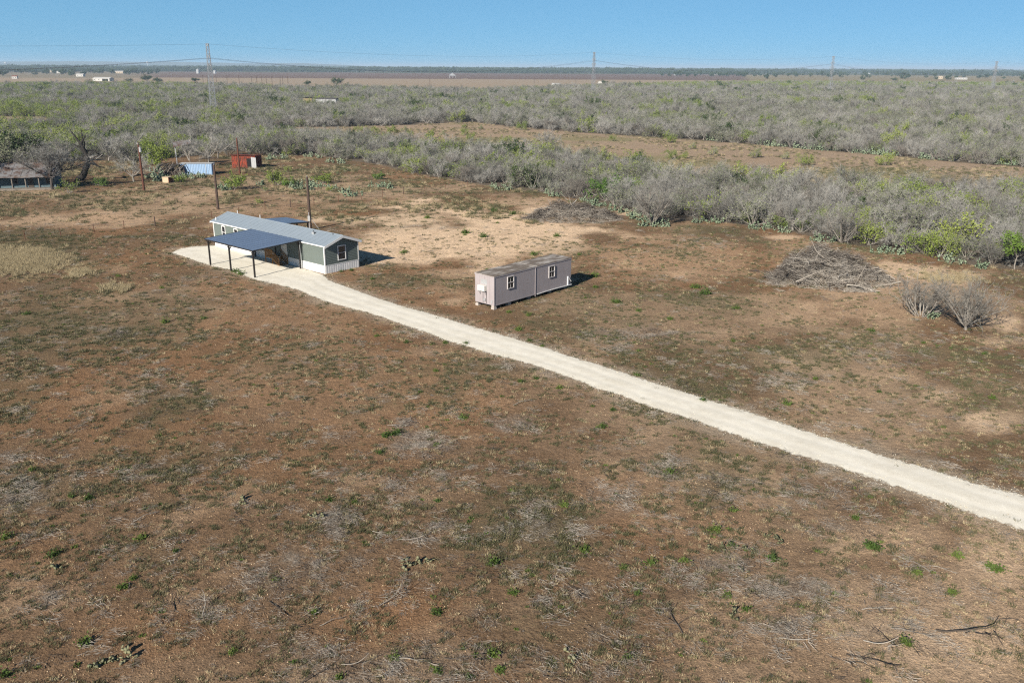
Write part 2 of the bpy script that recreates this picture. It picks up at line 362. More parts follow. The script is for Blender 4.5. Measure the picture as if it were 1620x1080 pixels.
def fields(x, y):
    "albedo patches of the open ground: tan, red, cover, litter, straw in 0..1"
    px, py = PX(x, y)
    j = (fbm(x, y, 7.0, 5, 1) - .5) * 2.4
    j2 = (fbm(x, y, 2.2, 5, 15) - .5) * 3.0
    ok = (y > 5)
    tan = patch(px, py, TAN, j) * ok; red = patch(px, py, RED, j) * ok
    cov = patch(px, py, COVER, j) * ok; lit = patch(px, py, LITTER, j2) * ok; straw = patch(px, py, STRAW, j2 * .5) * ok
    n1 = fbm(x, y, 9.0, 5, 2); n2 = fbm(x, y, 22.0, 4, 3); n3 = fbm(x, y, 5.0, 5, 4)
    cov = np.clip(cov + .66 * sstep(.50, .68, n1) * (1 - .8 * tan), 0, 1)
    red = np.clip(red * .8 + .6 * sstep(.48, .66, n2), 0, 1)
    lit = np.clip(lit + .35 * sstep(.60, .72, n3), 0, 1)
    tan = np.clip(tan + .16 * sstep(.60, .75, fbm(x, y, 6.0, 4, 6)), 0, 1)
    return tan, red, cov, lit, straw

# ------------------------------------------------------------------ ground sheet
def axis(vals):
    out = [vals[0][0]]
    for a, b, s in vals:
        n = max(1, int(round((b - a) / s))); out += [a + (b - a) * (i + 1) / n for i in range(n)]
    return np.array(out)
pos = [(0, 60, .5), (60, 130, 1.0), (130, 300, 3.5), (300, 900, 20), (900, 4000, 120), (4000, 26000, 1500)]
xp = axis(pos); xs = np.concatenate([-xp[:0:-1], xp])
ys = axis([(-400, 0, 50), (0, 24, 3), (24, 110, .45), (110, 180, .8), (180, 330, 1.6), (330, 700, 8), (700, 1700, 16), (1700, 5000, 80), (5000, 27000, 1200)])
GX, GY = np.meshgrid(xs, ys); nx, ny = len(xs), len(ys)

def ground_z(x, y):
    "gentle undulation of the pasture, flat round the buildings"
    r = np.hypot(x, y - 60)
    a = .10 * (fbm(x, y, 14.0, 2, 8) - .5) * (1 - sstep(150, 260, r))
    return a * sstep(1.0, 6.0, np.abs(near_road(x, y))) if np.ndim(x) else a

def ground_albedo(x, y):
    tan, red, cov, lit, straw = fields(x, y)
    px, py = PX(x, y)
    def col(*c): return np.array(c)[None, None, :] if x.ndim == 2 else np.array(c)[None, :]
    def mx(a, b, f): return a + (b - a) * f[..., None]
    c = np.broadcast_to(col(.185, .124, .077), x.shape + (3,)).copy()
    c = mx(c, col(.245, .142, .078), red)
    c = mx(c, col(.140, .118, .074), cov * .5)
    c = mx(c, col(.72, .545, .375), tan * .92)
    c = mx(c, col(.22, .205, .175), lit * .3)
    c = mx(c, col(.30, .245, .14), straw * .8)
    d = near_road(x, y) if True else 0
    dust = (1 - sstep(0.0, 2.2, d + (fbm(x, y, 2.0, 4, 9) - .5) * 3.2)) * .75
    c = mx(c, col(.34, .285, .215), np.clip(dust, 0, 1))
    n = fbm(x, y, 30, 4, 11)
    infield = inpoly(x, y, STRIP_W) | inpoly(x, y, CLEAR_W)
    c = mx(c, mx(np.broadcast_to(col(.345, .265, .190), c.shape), col(.26, .23, .135), sstep(.45, .62, n)), infield * 1.0)
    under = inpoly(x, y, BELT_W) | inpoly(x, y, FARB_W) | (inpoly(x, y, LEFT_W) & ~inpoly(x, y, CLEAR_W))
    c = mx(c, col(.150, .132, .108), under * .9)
    # far country beyond the thicket
    far = (y > 700) & (y > 0)
    pyy = np.where(y > 50, py + (fbm(x, y, 260, 3, 12) - .5) * 1.6 - (px - 810) * .0049, 999)
    tanf = far & (pyy < 146) & (pyy >= 125.5); brown = far & (pyy < 125.5) & (pyy >= 116.5)
    right = (px > 1180)
    c = mx(c, col(.34, .28, .21), tanf * .9)
    c = mx(c, col(.165, .120, .105), (brown & ~right) * .95)
    c = mx(c, col(.25, .215, .135), (brown & right) * .95)
    leftf = far & (pyy < 127) & (pyy > 116) & (px < 230)
    c = mx(c, col(.24, .21, .15), leftf * .9)
    wood = far & (pyy < 116.5)
    stripes = sstep(.56, .62, fbm(x * .15, y * .5, 260, 3, 14))
    c = mx(c, mx(np.broadcast_to(col(.085, .095, .055), c.shape), col(.21, .18, .13), stripes * .6), wood * 1.0)
    return c, cov, lit, tan

def build_ground():
    x, y = GX, GY
    z = np.zeros_like(x)
    m = (np.abs(x) < 200) & (y > 20) & (y < 320)
    z[m] = ground_z(x[m], y[m])
    me = bpy.data.meshes.new('ground')
    verts = np.stack([x, y, z], -1).reshape(-1, 3)
    ii = (np.arange(ny - 1)[:, None] * nx + np.arange(nx - 1)[None, :]).ravel()
    quads = np.stack([ii, ii + 1, ii + nx + 1, ii + nx], -1)
    me = np_mesh('ground', verts, quads, [SOIL])
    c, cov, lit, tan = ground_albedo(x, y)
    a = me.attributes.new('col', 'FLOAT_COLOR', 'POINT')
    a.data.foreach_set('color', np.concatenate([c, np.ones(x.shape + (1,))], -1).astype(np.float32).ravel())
    near = ((y < 330) & (y > 0)).astype(float)
    b = me.attributes.new('cover', 'FLOAT_COLOR', 'POINT')
    b.data.foreach_set('color', np.stack([cov * .42 * near, lit * .35 * near, (.35 + .65 * tan) * near, np.ones_like(x)], -1).astype(np.float32).ravel())
    me.polygons.foreach_set('use_smooth', np.ones(len(me.polygons), bool))
    o = link('ground', me); tag(o, 'red-brown pasture soil with sparse dry grass running out to the horizon', kind='structure')
    return o
ground = build_ground()

# ------------------------------------------------------------------ caliche driveway
def resample(P, n):
    d = np.concatenate([[0], np.cumsum(np.hypot(*np.diff(P, axis=0).T))]); t = np.linspace(0, d[-1], n)
    return np.stack([np.interp(t, d, P[:, 0]), np.interp(t, d, P[:, 1])], -1)

def build_road():
    n, k = 420, 17
    A = resample(ROAD_W_FAR, n); B = resample(ROAD_W_NEAR, n)
    t = np.linspace(0, 1, k)
    # widen by the ragged fringe that the material breaks up
    D = B - A; L = np.hypot(D[:, 0], D[:, 1])[:, None]; D = D / np.maximum(L, .01)
    A2 = A - D * .35; B2 = B + D * .45
    P = A2[:, None, :] * (1 - t)[None, :, None] + B2[:, None, :] * t[None, :, None]
    w = np.hypot(*(B2 - A2).T)[:, None]
    dist = np.minimum(t, 1 - t)[None, :] * w
    fr = np.minimum(np.arange(n), np.arange(n)[::-1])[:, None] * .4
    edge = np.clip(np.minimum(dist, fr) / .85, 0, 1)
    s = (t[None, :] - .5) * np.minimum(w, 6)
    track = np.exp(-((np.abs(s) - .85) / .32) ** 2) * np.ones_like(w)
    z = .030 + .035 * np.clip(dist / 1.2, 0, 1) - .02 * track + (fbm(P[..., 0], P[..., 1], .9, 3, 21) - .5) * .03
    verts = np.concatenate([P, z[..., None]], -1).reshape(-1, 3)
    ii = (np.arange(n - 1)[:, None] * k + np.arange(k - 1)[None, :]).ravel()
    me = np_mesh('caliche_driveway', verts, np.stack([ii, ii + k, ii + k + 1, ii + 1], -1), [CALICHE])
    for nm, arr in (('edge', edge * .62), ('track', track)):
        a = me.attributes.new(nm, 'FLOAT', 'POINT'); a.data.foreach_set('value', (arr * np.ones((n, k))).astype(np.float32).ravel())
    me.polygons.foreach_set('use_smooth', np.ones(len(me.polygons), bool))
    o = link('driveway', me); tag(o, 'pale caliche gravel driveway running to the carport', kind='structure')
build_road()
# ------------------------------------------------------------------ building materials
P_SIDING = paint('grey_green_siding', (0.122, 0.147, 0.136), (0.104, 0.126, 0.117), 0.55, 0.8, 0.5)
P_ENDSIDING = P_SIDING
P_WHITE = paint('white_trim', (0.72, 0.72, 0.72), (0.6, 0.6, 0.58), 0.5, 1.5, 0.4)
P_ROOF = paint('galvanised_roof', (0.37, 0.43, 0.48), (0.32, 0.375, 0.42), 0.38, 0.7, 0.6, spec=0.5, metallic=0.35)
P_CARROOF = paint('blue_grey_carport_sheet', (0.185, 0.25, 0.36), (0.16, 0.215, 0.31), 0.42, 0.6, 0.6, spec=0.5, metallic=0.25)
P_BLACK = paint('black_steel', (0.020, 0.018, 0.018), (0.05, 0.04, 0.035), 0.5, 3, 0.4)
P_GLASS = nmat('window_glass', 0.08, 0.6)[0]; P_GLASS.node_tree.nodes['Principled BSDF'].inputs['Base Color'].default_value = (0.018, 0.020, 0.024, 1)
P_WOOD = paint('treated_pine', (0.30, 0.165, 0.065), (0.20, 0.105, 0.045), 0.75, 5, 0.7, stretch=(1, 1, 6))
P_DOOR = paint('white_door', (0.66, 0.65, 0.62), (0.55, 0.54, 0.5), 0.5, 2, 0.3)
P_MAUVE = paint('mauve_grey_panels', (0.335, 0.302, 0.312), (0.28, 0.247, 0.252), 0.7, 0.9, 0.6, stretch=(3, 3, 0.6))
P_CROOF = paint('stained_flat_roof', (0.15, 0.122, 0.098), (0.46, 0.43, 0.40), 0.8, 0.55, 0.95, stretch=(1.0, 2.2, 1), lo=0.45, hi=0.68)
P_CONC = paint('concrete_block', (0.42, 0.38, 0.35), (0.33, 0.30, 0.27), 0.9, 4, 0.5, bump=0.4)
P_ACW = paint('air_conditioner_white', (0.66, 0.66, 0.62), (0.5, 0.48, 0.42), 0.5, 3, 0.4)
P_DARK = paint('dark_gap', (0.012, 0.011, 0.012), None, 0.9, 2, 0.3)
P_POLE = paint('creosote_pole', (0.060, 0.040, 0.032), (0.11, 0.075, 0.06), 0.9, 2, 0.6, stretch=(6, 6, 0.5))
P_POLERED = paint('red_brown_pole', (0.11, 0.045, 0.028), (0.07, 0.03, 0.022), 0.9, 2, 0.6, stretch=(6, 6, 0.5))
P_GREYMET = paint('grey_metal', (0.42, 0.43, 0.44), (0.34, 0.34, 0.35), 0.45, 2, 0.4, metallic=0.3)
P_RUST = paint('rusted_red_sheet', (0.25, 0.045, 0.022), (0.065, 0.026, 0.018), 0.85, 1.6, 0.95, stretch=(3, 3, 0.7), lo=0.42, hi=0.58)
P_BLUESH = paint('pale_blue_sheet', (0.23, 0.36, 0.55), (0.36, 0.46, 0.58), 0.5, 1.0, 0.7, stretch=(3, 3, 0.6))
P_TIN = paint('weathered_tin', (0.19, 0.185, 0.19), (0.085, 0.046, 0.03), 0.65, 0.7, 0.9, metallic=0.2, lo=0.44, hi=0.6)
P_TEAL = paint('faded_teal_boards', (0.10, 0.155, 0.18), (0.055, 0.07, 0.08), 0.85, 1.5, 0.8, stretch=(1, 1, 4))
P_GREYWOOD = paint('weathered_grey_boards', (0.24, 0.21, 0.18), (0.12, 0.10, 0.085), 0.9, 3, 0.7, stretch=(1, 1, 5))
P_DARKWOOD = paint('rotten_dark_boards', (0.055, 0.045, 0.04), (0.12, 0.10, 0.085), 0.95, 3, 0.6)
P_PALEBLOCK = paint('whitewashed_block', (0.50, 0.40, 0.28), (0.36, 0.24, 0.15), 0.9, 2, 0.6)
P_BRICK = paint('red_brick_face', (0.17, 0.06, 0.035), (0.10, 0.04, 0.03), 0.9, 3, 0.5)
P_GALV = paint('galvanised_lattice', (0.36, 0.37, 0.39), (0.30, 0.31, 0.33), 0.5, 1, 0.3, metallic=0.4)
P_FARWHITE = paint('white_shed_sheet', (0.46, 0.45, 0.43), (0.36, 0.35, 0.33), 0.6, 0.2, 0.3)
P_FARTAN = paint('tan_shed_sheet', (0.46, 0.38, 0.28), (0.38, 0.30, 0.22), 0.7, 0.3, 0.4)
P_FARROOF = paint('dark_shed_roof', (0.07, 0.065, 0.065), (0.10, 0.09, 0.09), 0.8, 0.3, 0.4)
P_YELLOW = paint('ochre_boards', (0.25, 0.20, 0.115), (0.19, 0.15, 0.09), 0.8, 1, 0.5)
P_WIRE = paint('line_wire', (0.10, 0.10, 0.11), None, 0.6, 1, 0.2)

# ------------------------------------------------------------------ mobile home
HA = G(515.0, 433.4); HTH = R(138.5)
HL, HW, Z_SK, Z_EV, Z_PK = 24.25, 4.95, 0.95, 3.32, 4.18
house = empty('mobile_home', (HA[0], HA[1], 0), HTH, 'long grey-green mobile home with white skirting and metal gable roof', 'house')
# local: x along the length from the near gable, y = 0 the front wall, y = -HW the back wall

def clap(mb, p, q, z0, z1, nrm, lap=0.19, top=None):
    "horizontal lap siding from p to q (xy), each board leaning out 18 mm at its foot"
    n = int(math.ceil((z1 - z0) / lap)); nx_, ny_ = nrm
    for i in range(n):
        a, b = z0 + i * lap, min(z0 + (i + 1) * lap, z1)
        def ends(z):
            if top is None: return 0.0, 1.0
            return top(z)
        a0, a1 = ends(a); b0, b1 = ends(b)
        def pt(t, z, o): return (p[0] + (q[0] - p[0]) * t + nx_ * o, p[1] + (q[1] - p[1]) * t + ny_ * o, z)
        mb.add([pt(a0, a, .022), pt(a1, a, .022), pt(b1, b, .002), pt(b0, b, .002), pt(a0, a, .0), pt(a1, a, .0)], [(0, 1, 2, 3), (4, 5, 1, 0)])

P_FRAME = paint('weathered_window_frame', (0.48, 0.46, 0.46), (0.38, 0.36, 0.36), 0.5, 2, 0.4)
def window(parent, plane, x0, x1, z0, z1, off, mul=(), name='window', fw=0.1, deep=0.05, sash=True):
    fm = P_FRAME if mul else P_WHITE
    "plane 'f': y = off facing +y;  'e': x = off facing -x;  'b': y = off facing -y"
    s = {'f': 1, 'e': -1, 'b': -1}[plane]
    def bx(mb, a, b, z_a, z_b, d0, d1):
        d0, d1 = sorted((off + s * d0, off + s * d1))
        mb.box(a, b, d0, d1, z_a, z_b) if plane != 'e' else mb.box(d0, d1, a, b, z_a, z_b)
    f = MB()
    bx(f, x0, x0 + fw, z0, z1, .001, deep); bx(f, x1 - fw, x1, z0, z1, .001, deep)
    bx(f, x0 + fw, x1 - fw, z0, z0 + fw, .001, deep); bx(f, x0 + fw, x1 - fw, z1 - fw, z1, .001, deep)
    w = f.build(name, fm, parent)
    g = MB(); bx(g, x0 + fw, x1 - fw, z0 + fw, z1 - fw, .001, .018); g.build('pane', P_GLASS, w)
    zm = (z0 + z1) / 2
    m = MB()
    if sash: bx(m, x0 + fw, x1 - fw, zm - .028, zm + .028, .019, deep - .005)
    for t in mul:
        xm = x0 + fw + (x1 - x0 - 2 * fw) * t; bx(m, xm - .015, xm + .015, z0 + fw, zm - .03, .019, .035); bx(m, xm - .015, xm + .015, zm + .03, z1 - fw, .019, .035)
    if m.v: m.build('glazing_bar', fm, w)
    return w

def build_house():
    # core walls
    core = MB(); core.box(.0, HL, -HW, 0, Z_SK, Z_EV); core.prism([(-HW, Z_EV + .001), (0, Z_EV + .001), (-HW / 2, Z_PK)], 'x', .0, HL)
    core.build('wall_core', P_SIDING, house)
    w = MB(); clap(w, (HL, 0), (0, 0), Z_SK, Z_EV, (0, 1)); w.build('wall', P_SIDING, house)
    w = MB(); clap(w, (0, -HW), (HL, -HW), Z_SK, Z_EV, (0, -1)); w.build('wall', P_SIDING, house)
    def top(z):
        if z <= Z_EV: return 0.0, 1.0
        t = (z - Z_EV) / (Z_PK - Z_EV) * .5; return t, 1 - t
    w = MB(); clap(w, (0, 0), (0, -HW), Z_SK, Z_PK, (-1, 0), top=top); w.build('wall', P_ENDSIDING, house)
    w = MB(); clap(w, (HL, -HW), (HL, 0), Z_SK, Z_PK, (1, 0), top=top); w.build('wall', P_ENDSIDING, house)
    # ribbed skirting, each side its own part
    def skirt(p, q, nrm):
        mb = MB(); L = math.hypot(q[0] - p[0], q[1] - p[1]); n = int(L / .31); dx, dy = (q[0] - p[0]) / L, (q[1] - p[1]) / L
        prof = []
        for i in range(n):
            s0 = L * i / n; st = L / n
            prof += [(s0, .0), (s0 + st * .16, .0), (s0 + st * .22, .028), (s0 + st * .94, .028)]
        prof.append((L, 0))
        k = len(prof)
        vs_ = [(p[0] + dx * a + nrm[0] * (b + .012), p[1] + dy * a + nrm[1] * (b + .012), z) for z in (-.05, Z_SK - .003) for a, b in prof]
        mb.add(vs_, [(i, i + 1, i + 1 + k, i + k) for i in range(k - 1)])
        o = mb.build('skirting', P_WHITE, house)
        t = MB(); a = Vector((p[0] + nrm[0] * .03, p[1] + nrm[1] * .03, Z_SK - .01)); b = Vector((q[0] + nrm[0] * .03, q[1] + nrm[1] * .03, Z_SK - .01))
        t.bar(a, b, .05, .06); t.build('skirting_rail', P_WHITE, o)
    skirt((HL, 0), (0, 0), (0, 1)); skirt((0, 0), (0, -HW), (-1, 0)); skirt((0, -HW), (HL, -HW), (0, -1)); skirt((HL, -HW), (HL, 0), (1, 0))
    # corner boards
    for cx, cy in ((0, 0), (0, -HW), (HL, 0), (HL, -HW)):
        mb = MB(); sx = -1 if cx == 0 else 1; sy = 1 if cy == 0 else -1
        mb.box(*sorted((cx + sx * .035, cx - sx * .10)), *sorted((cy + sy * .035, cy - sy * .10)), Z_SK + .01, Z_EV - .005); mb.build('corner_trim', P_WHITE, house)
    # roof: two slopes with standing seams, ridge cap, fascia boards
    ov, oe = .22, .42; sl = (Z_PK - Z_EV) / (HW / 2)
    for sgn in (1, -1):
        y_e = (0 + ov) if sgn > 0 else (-HW - ov); z_e = Z_EV - ov * sl + .05; z_r = Z_PK + .05; yr = -HW / 2
        mb = MB(); mb.add([(-oe, y_e, z_e), (HL + oe, y_e, z_e), (HL + oe, yr, z_r), (-oe, yr, z_r), (-oe, y_e, z_e + .035), (HL + oe, y_e, z_e + .035), (HL + oe, yr, z_r + .035), (-oe, yr, z_r + .035)],
               [(0, 1, 2, 3), (4, 5, 6, 7), (0, 1, 5, 4), (1, 2, 6, 5), (3, 0, 4, 7)])
        x = -oe + .02
        while x < HL + oe:
            mb.bar((x, y_e, z_e + .046), (x, yr, z_r + .046), .035, .035); x += .92
        rf = mb.build('roof_slope', P_ROOF, house)
        f = MB(); f.box(-oe, HL + oe, *sorted((y_e, y_e + sgn * .03)), z_e - .09, z_e + .03); f.build('eave_fascia', P_WHITE, rf)
        for xe in (-oe, HL + oe):
            f = MB(); s_ = -1 if xe < 0 else 1; x0, x1 = sorted((xe, xe + s_ * .035))
            f.add([(x0, y_e, z_e - .26), (x0, yr, z_r - .26), (x0, yr, z_r + .03), (x0, y_e, z_e + .03), (x1, y_e, z_e - .26), (x1, yr, z_r - .26), (x1, yr, z_r + .03), (x1, y_e, z_e + .03)],
                  [(0, 1, 2, 3), (4, 7, 6, 5), (0, 4, 5, 1), (1, 5, 6, 2), (2, 6, 7, 3), (3, 7, 4, 0)]); f.build('gable_fascia', P_WHITE, rf)
        f = MB(); xa, xb = -oe + .04, -.04
        f.add([(xa, y_e, z_e - .10), (xb, y_e, z_e - .10), (xb, yr, z_r - .10), (xa, yr, z_r - .10)], [(0, 1, 2, 3)]); f.build('gable_soffit', P_WHITE, rf)
    mb = MB(); mb.prism([(-HW / 2 - .2, Z_PK + .03), (-HW / 2 + .2, Z_PK + .03), (-HW / 2, Z_PK + .125)], 'x', -oe - .01, HL + oe + .01); mb.build('ridge_cap', P_ROOF, house)
    # vents and pipes
    for x, y, h, r, m_, nm in ((22.6, -2.75, .42, .05, P_WHITE, 'vent_pipe'), (17.2, -2.75, .42, .05, P_WHITE, 'vent_pipe'), (23.9, -.25, .35, .05, P_WHITE, 'vent_pipe'), (4.55, -1.95, .16, .045, P_BLACK, 'vent_pipe'), (1.1, -2.2, .14, .04, P_BLACK, 'vent_pipe')):
        zb = Z_EV + sl * (HW / 2 - abs(y + HW / 2)); p = MB(); p.tube([(x, y, zb - .05), (x, y, zb + .12 + h)], r, 8); v = p.build(nm, m_, house)
    b = MB(); zb = Z_EV + sl * 1.6; b.box(4.0, 4.4, -1.9, -1.55, zb - .05, zb + .3); b.build('vent_hood', P_GREYMET, house)
    b = MB(); b.box(3.99, 3.995, -1.86, -1.60, zb + .02, zb + .26); b.build('vent_mouth', P_DARK, house)
    # windows: front wall, near gable, back
    window(house, 'f', 21.25, 22.15, 1.30, 3.02, 0.022)
    window(house, 'f', 18.25, 19.2, 2.0, 3.0, 0.022)
    window(house, 'f', 14.2, 15.4, 1.5, 3.0, 0.022)
    window(house, 'e', -3.06, -1.87, 1.30, 3.05, -0.022)
    for x in (3.0, 12.0, 20.5): window(house, 'b', x, x + 1.1, 1.5, 3.0, -HW - 0.022)
    # doors
    d = MB(); d.box(7.55, 8.5, .022, .06, Z_SK + .03, Z_SK + 2.06); dr = d.build('door', P_DOOR, house)
    for x0, x1, z0, z1 in ((7.43, 7.55, Z_SK, Z_SK + 2.16), (8.5, 8.62, Z_SK, Z_SK + 2.16), (7.55, 8.5, Z_SK + 2.06, Z_SK + 2.16)):
        t = MB(); t.box(x0, x1, .023, .07, z0, z1); t.build('door_casing', P_WHITE, dr)
    h_ = MB(); h_.tube([(7.66, .06, 1.95), (7.66, .12, 1.95)], .03, 8); h_.build('door_knob', P_GREYMET, dr)
    d = MB(); d.box(18.3, 19.2, -HW - .06, -HW - .022, Z_SK + .03, Z_SK + 2.06); d.build('door', P_DOOR, house)
build_house()

def build_steps(name, x0, xs, wdt, label, side, nstep=5):
    "timber landing and steps, local to the house; side +1 front"
    P = house.matrix_basis
    root = empty(name, tuple(P @ Vector((x0, 0, 0))), HTH, label, 'steps')
    s = side; L = 1.55; zt = Z_SK - .04
    def y(v): return s * v
    for i in range(11):                                   # landing boards
        a = .07 + i * (wdt - .07) / 11; b = MB(); b.box(0, L, *sorted((y(a), y(a + (wdt - .07) / 11 - .012))), zt - .04, zt); b.build('deck_board', P_WOOD, root)
    for px_, py_ in ((.05, .12), (L - .05, .12), (.05, wdt - .05), (L - .05, wdt - .05)):
        b = MB(); b.box(px_ - .045, px_ + .045, *sorted((y(py_ - .045), y(py_ + .045))), -.05, zt + .98 if py_ > .5 else zt - .041); b.build('post', P_WOOD, root)
    b = MB(); b.box(.1, L - .1, *sorted((y(wdt - .10), y(wdt - .06))), zt - .19, zt - .042); b.build('rim_joist', P_WOOD, root)
    n = 14
    for i in range(n):                                    # balusters on the long side
        xx = .12 + (L - .24) * i / (n - 1); b = MB(); b.box(xx - .018, xx + .018, *sorted((y(wdt - .09), y(wdt - .055))), zt - .15, zt + .90); b.build('baluster', P_WOOD, root)
    b = MB(); b.box(-.02, L + .02, *sorted((y(wdt - .11), y(wdt + .02))), zt + .90, zt + .94); b.build('handrail', P_WOOD, root)
    # flight going towards the near gable (-x)
    run = .28
    for i in range(nstep):
        zz = zt - (i + 1) * zt / (nstep + 1); xa = -i * run
        b = MB(); b.box(xa - run - .02, xa - .004, *sorted((y(.12), y(wdt - .02))), zz - .04, zz); b.build('tread', P_WOOD, root)
    for yy in (.10, wdt - .02):
        b = MB(); b.bar((0.0, y(yy), zt - .16), (-nstep * run, y(yy), .04), .05, .22); b.build('stringer', P_WOOD, root)
        b = MB(); b.box(-nstep * run - .05, -nstep * run + .05, *sorted((y(yy - .02), y(yy + .07))), -.05, 1.05); b.build('post', P_WOOD, root)
        b = MB(); b.bar((.05, y(yy), zt + .90), (-nstep * run, y(yy), 1.0), .09, .045); b.build('handrail', P_WOOD, root)
        for i in range(9):
            t = (i + .5) / 9; xx = -nstep * run * t; b = MB(); zl = zt - .1 - (zt - .05) * t; b.box(xx - .018, xx + .018, *sorted((y(yy - .015), y(yy + .02))), zl + .02, zt + .90 + (.1 - zt) * t); b.build('baluster', P_WOOD, root)
build_steps('wooden_steps', 8.75, 0, 1.35, 'orange-brown treated pine landing and steps under the big carport', 1)

def build_carport():
    x0, x1, yf, yb = 4.3, 14.15, 6.62, .42                 # local to the house; y towards the open pasture
    root = empty('carport', (HA[0], HA[1], 0), HTH, 'black steel carport with blue-grey sheet roof beside the mobile home', 'carport')
    zf, zb = 3.16, 3.44
    def zr(y): return zb + (zf - zb) * (y - yb) / (yf - yb)
    n = 11; e = .28
    for i in range(n):                                     # roof sheets with lapped ribs
        a = x0 - e + (x1 - x0 + 2 * e) * i / n; b = x0 - e + (x1 - x0 + 2 * e) * (i + 1) / n - .006
        mb = MB(); ya, yc = yb - .12, yf + e
        mb.add([(a, ya, zr(ya) + .06), (b, ya, zr(ya) + .06), (b, yc, zr(yc) + .06), (a, yc, zr(yc) + .06), (a, ya, zr(ya) + .085), (b, ya, zr(ya) + .085), (b, yc, zr(yc) + .085), (a, yc, zr(yc) + .085)],
               [(0, 3, 2, 1), (4, 5, 6, 7), (0, 1, 5, 4), (1, 2, 6, 5), (2, 3, 7, 6), (3, 0, 4, 7)])
        mb.bar((a + .02, ya, zr(ya) + .105), (a + .02, yc, zr(yc) + .105), .06, .04)
        for k in (1, 2): mb.bar((a + (b - a) * k / 3, ya, zr(ya) + .093), (a + (b - a) * k / 3, yc, zr(yc) + .093), .03, .016)
        mb.build('roof_sheet', P_CARROOF, root)
    for y_ in (yf, yb):
        mb = MB(); mb.bar((x0 - e, y_, zr(y_) - .06), (x1 + e, y_, zr(y_) - .06), .10, .16); mb.build('beam', P_BLACK, root)
    for k in range(5):
        xx = x0 + (x1 - x0) * k / 4; mb = MB(); mb.bar((xx, yb + .06, zr(yb) - .01), (xx, yf + e - .02, zr(yf + e) - .01), .07, .12); mb.build('rafter', P_BLACK, root)
    for xx in (x0 - e + .03, x1 + e - .03):
        mb = MB(); mb.bar((xx, yb - .1, zr(yb - .1) + .035), (xx, yf + e, zr(yf + e) + .035), .05, .17); mb.build('edge_trim', P_BLACK, root)
    mb = MB(); mb.bar((x0 - e, yf + e - .02, zr(yf + e) + .035), (x1 + e, yf + e - .02, zr(yf + e) + .035), .05, .14); mb.build('edge_trim', P_BLACK, root)
    for xx in (x0, 9.35, x1 - .2):
        for y_ in (yf, yb):
            zt = zr(y_) - .14; mb = MB(); mb.box(xx - .08, xx + .08, y_ - .08, y_ + .08, -.1, zt); p = mb.build('post', P_BLACK, root)
            for s in (-1, 1):
                m2 = MB(); m2.bar((xx + s * .05, y_, zt - .5), (xx + s * .42, y_, zt - .02), .05, .05); m2.build('knee_brace', P_BLACK, p)
            m2 = MB(); s = -1 if y_ == yf else 1; m2.bar((xx, y_ + s * .05, zt - .5), (xx, y_ + s * .42, zt), .05, .05); m2.build('knee_brace', P_BLACK, p)
    mb = MB(); mb.bar((x0 - .35, yb + .02, .0), (x0 - .12, yb + .02, zr(yb) - .1), .05, .05); mb.build('downpipe', P_GREYMET, root)
build_carport()

def build_rear_porch():
    x0, x1, ya, yb = 16.3, 21.3, -HW - .25, -9.5
    root = empty('rear_porch_roof', (HA[0], HA[1], 0), HTH, 'blue-grey porch roof on black posts behind the mobile home', 'porch')
    za, zb = 3.26, 2.98
    for i in range(6):
        a = x0 - .15 + (x1 - x0 + .3) * i / 6; b = a + (x1 - x0 + .3) / 6 - .006
        mb = MB(); mb.add([(a, ya, za), (b, ya, za), (b, yb, zb), (a, yb, zb), (a, ya, za + .03), (b, ya, za + .03), (b, yb, zb + .03), (a, yb, zb + .03)], [(0, 1, 2, 3), (4, 5, 6, 7), (0, 1, 5, 4), (1, 2, 6, 5), (2, 3, 7, 6), (3, 0, 4, 7)])
        mb.bar((a + .02, ya, za + .045), (a + .02, yb, zb + .045), .05, .035); mb.build('roof_sheet', P_CARROOF, root)
    for xx in (x0 - .18, x1 + .18):
        mb = MB(); mb.bar((xx, ya, za - .05), (xx, yb, zb - .05), .06, .17); mb.build('edge_beam', P_BLACK, root)
    mb = MB(); mb.bar((x0 - .15, yb, zb - .075), (x1 + .15, yb, zb - .075), .06, .17); mb.build('edge_beam', P_BLACK, root)
    for xx in (x0, (x0 + x1) / 2, x1):
        mb = MB(); mb.box(xx - .07, xx + .07, yb + .05, yb + .19, -.1, zb - .08); mb.build('post', P_BLACK, root)
    mb = MB(); mb.box(17.5, 20.0, -HW - 1.8, -HW - .08, .62, .72)
    mb.build('deck', P_WOOD, root)
    for xx in (17.6, 19.9):
        mb = MB(); mb.box(xx - .05, xx + .05, -HW - 1.7, -HW - 1.6, -.05, .62); mb.build('deck_post', P_WOOD, root)
build_rear_porch()

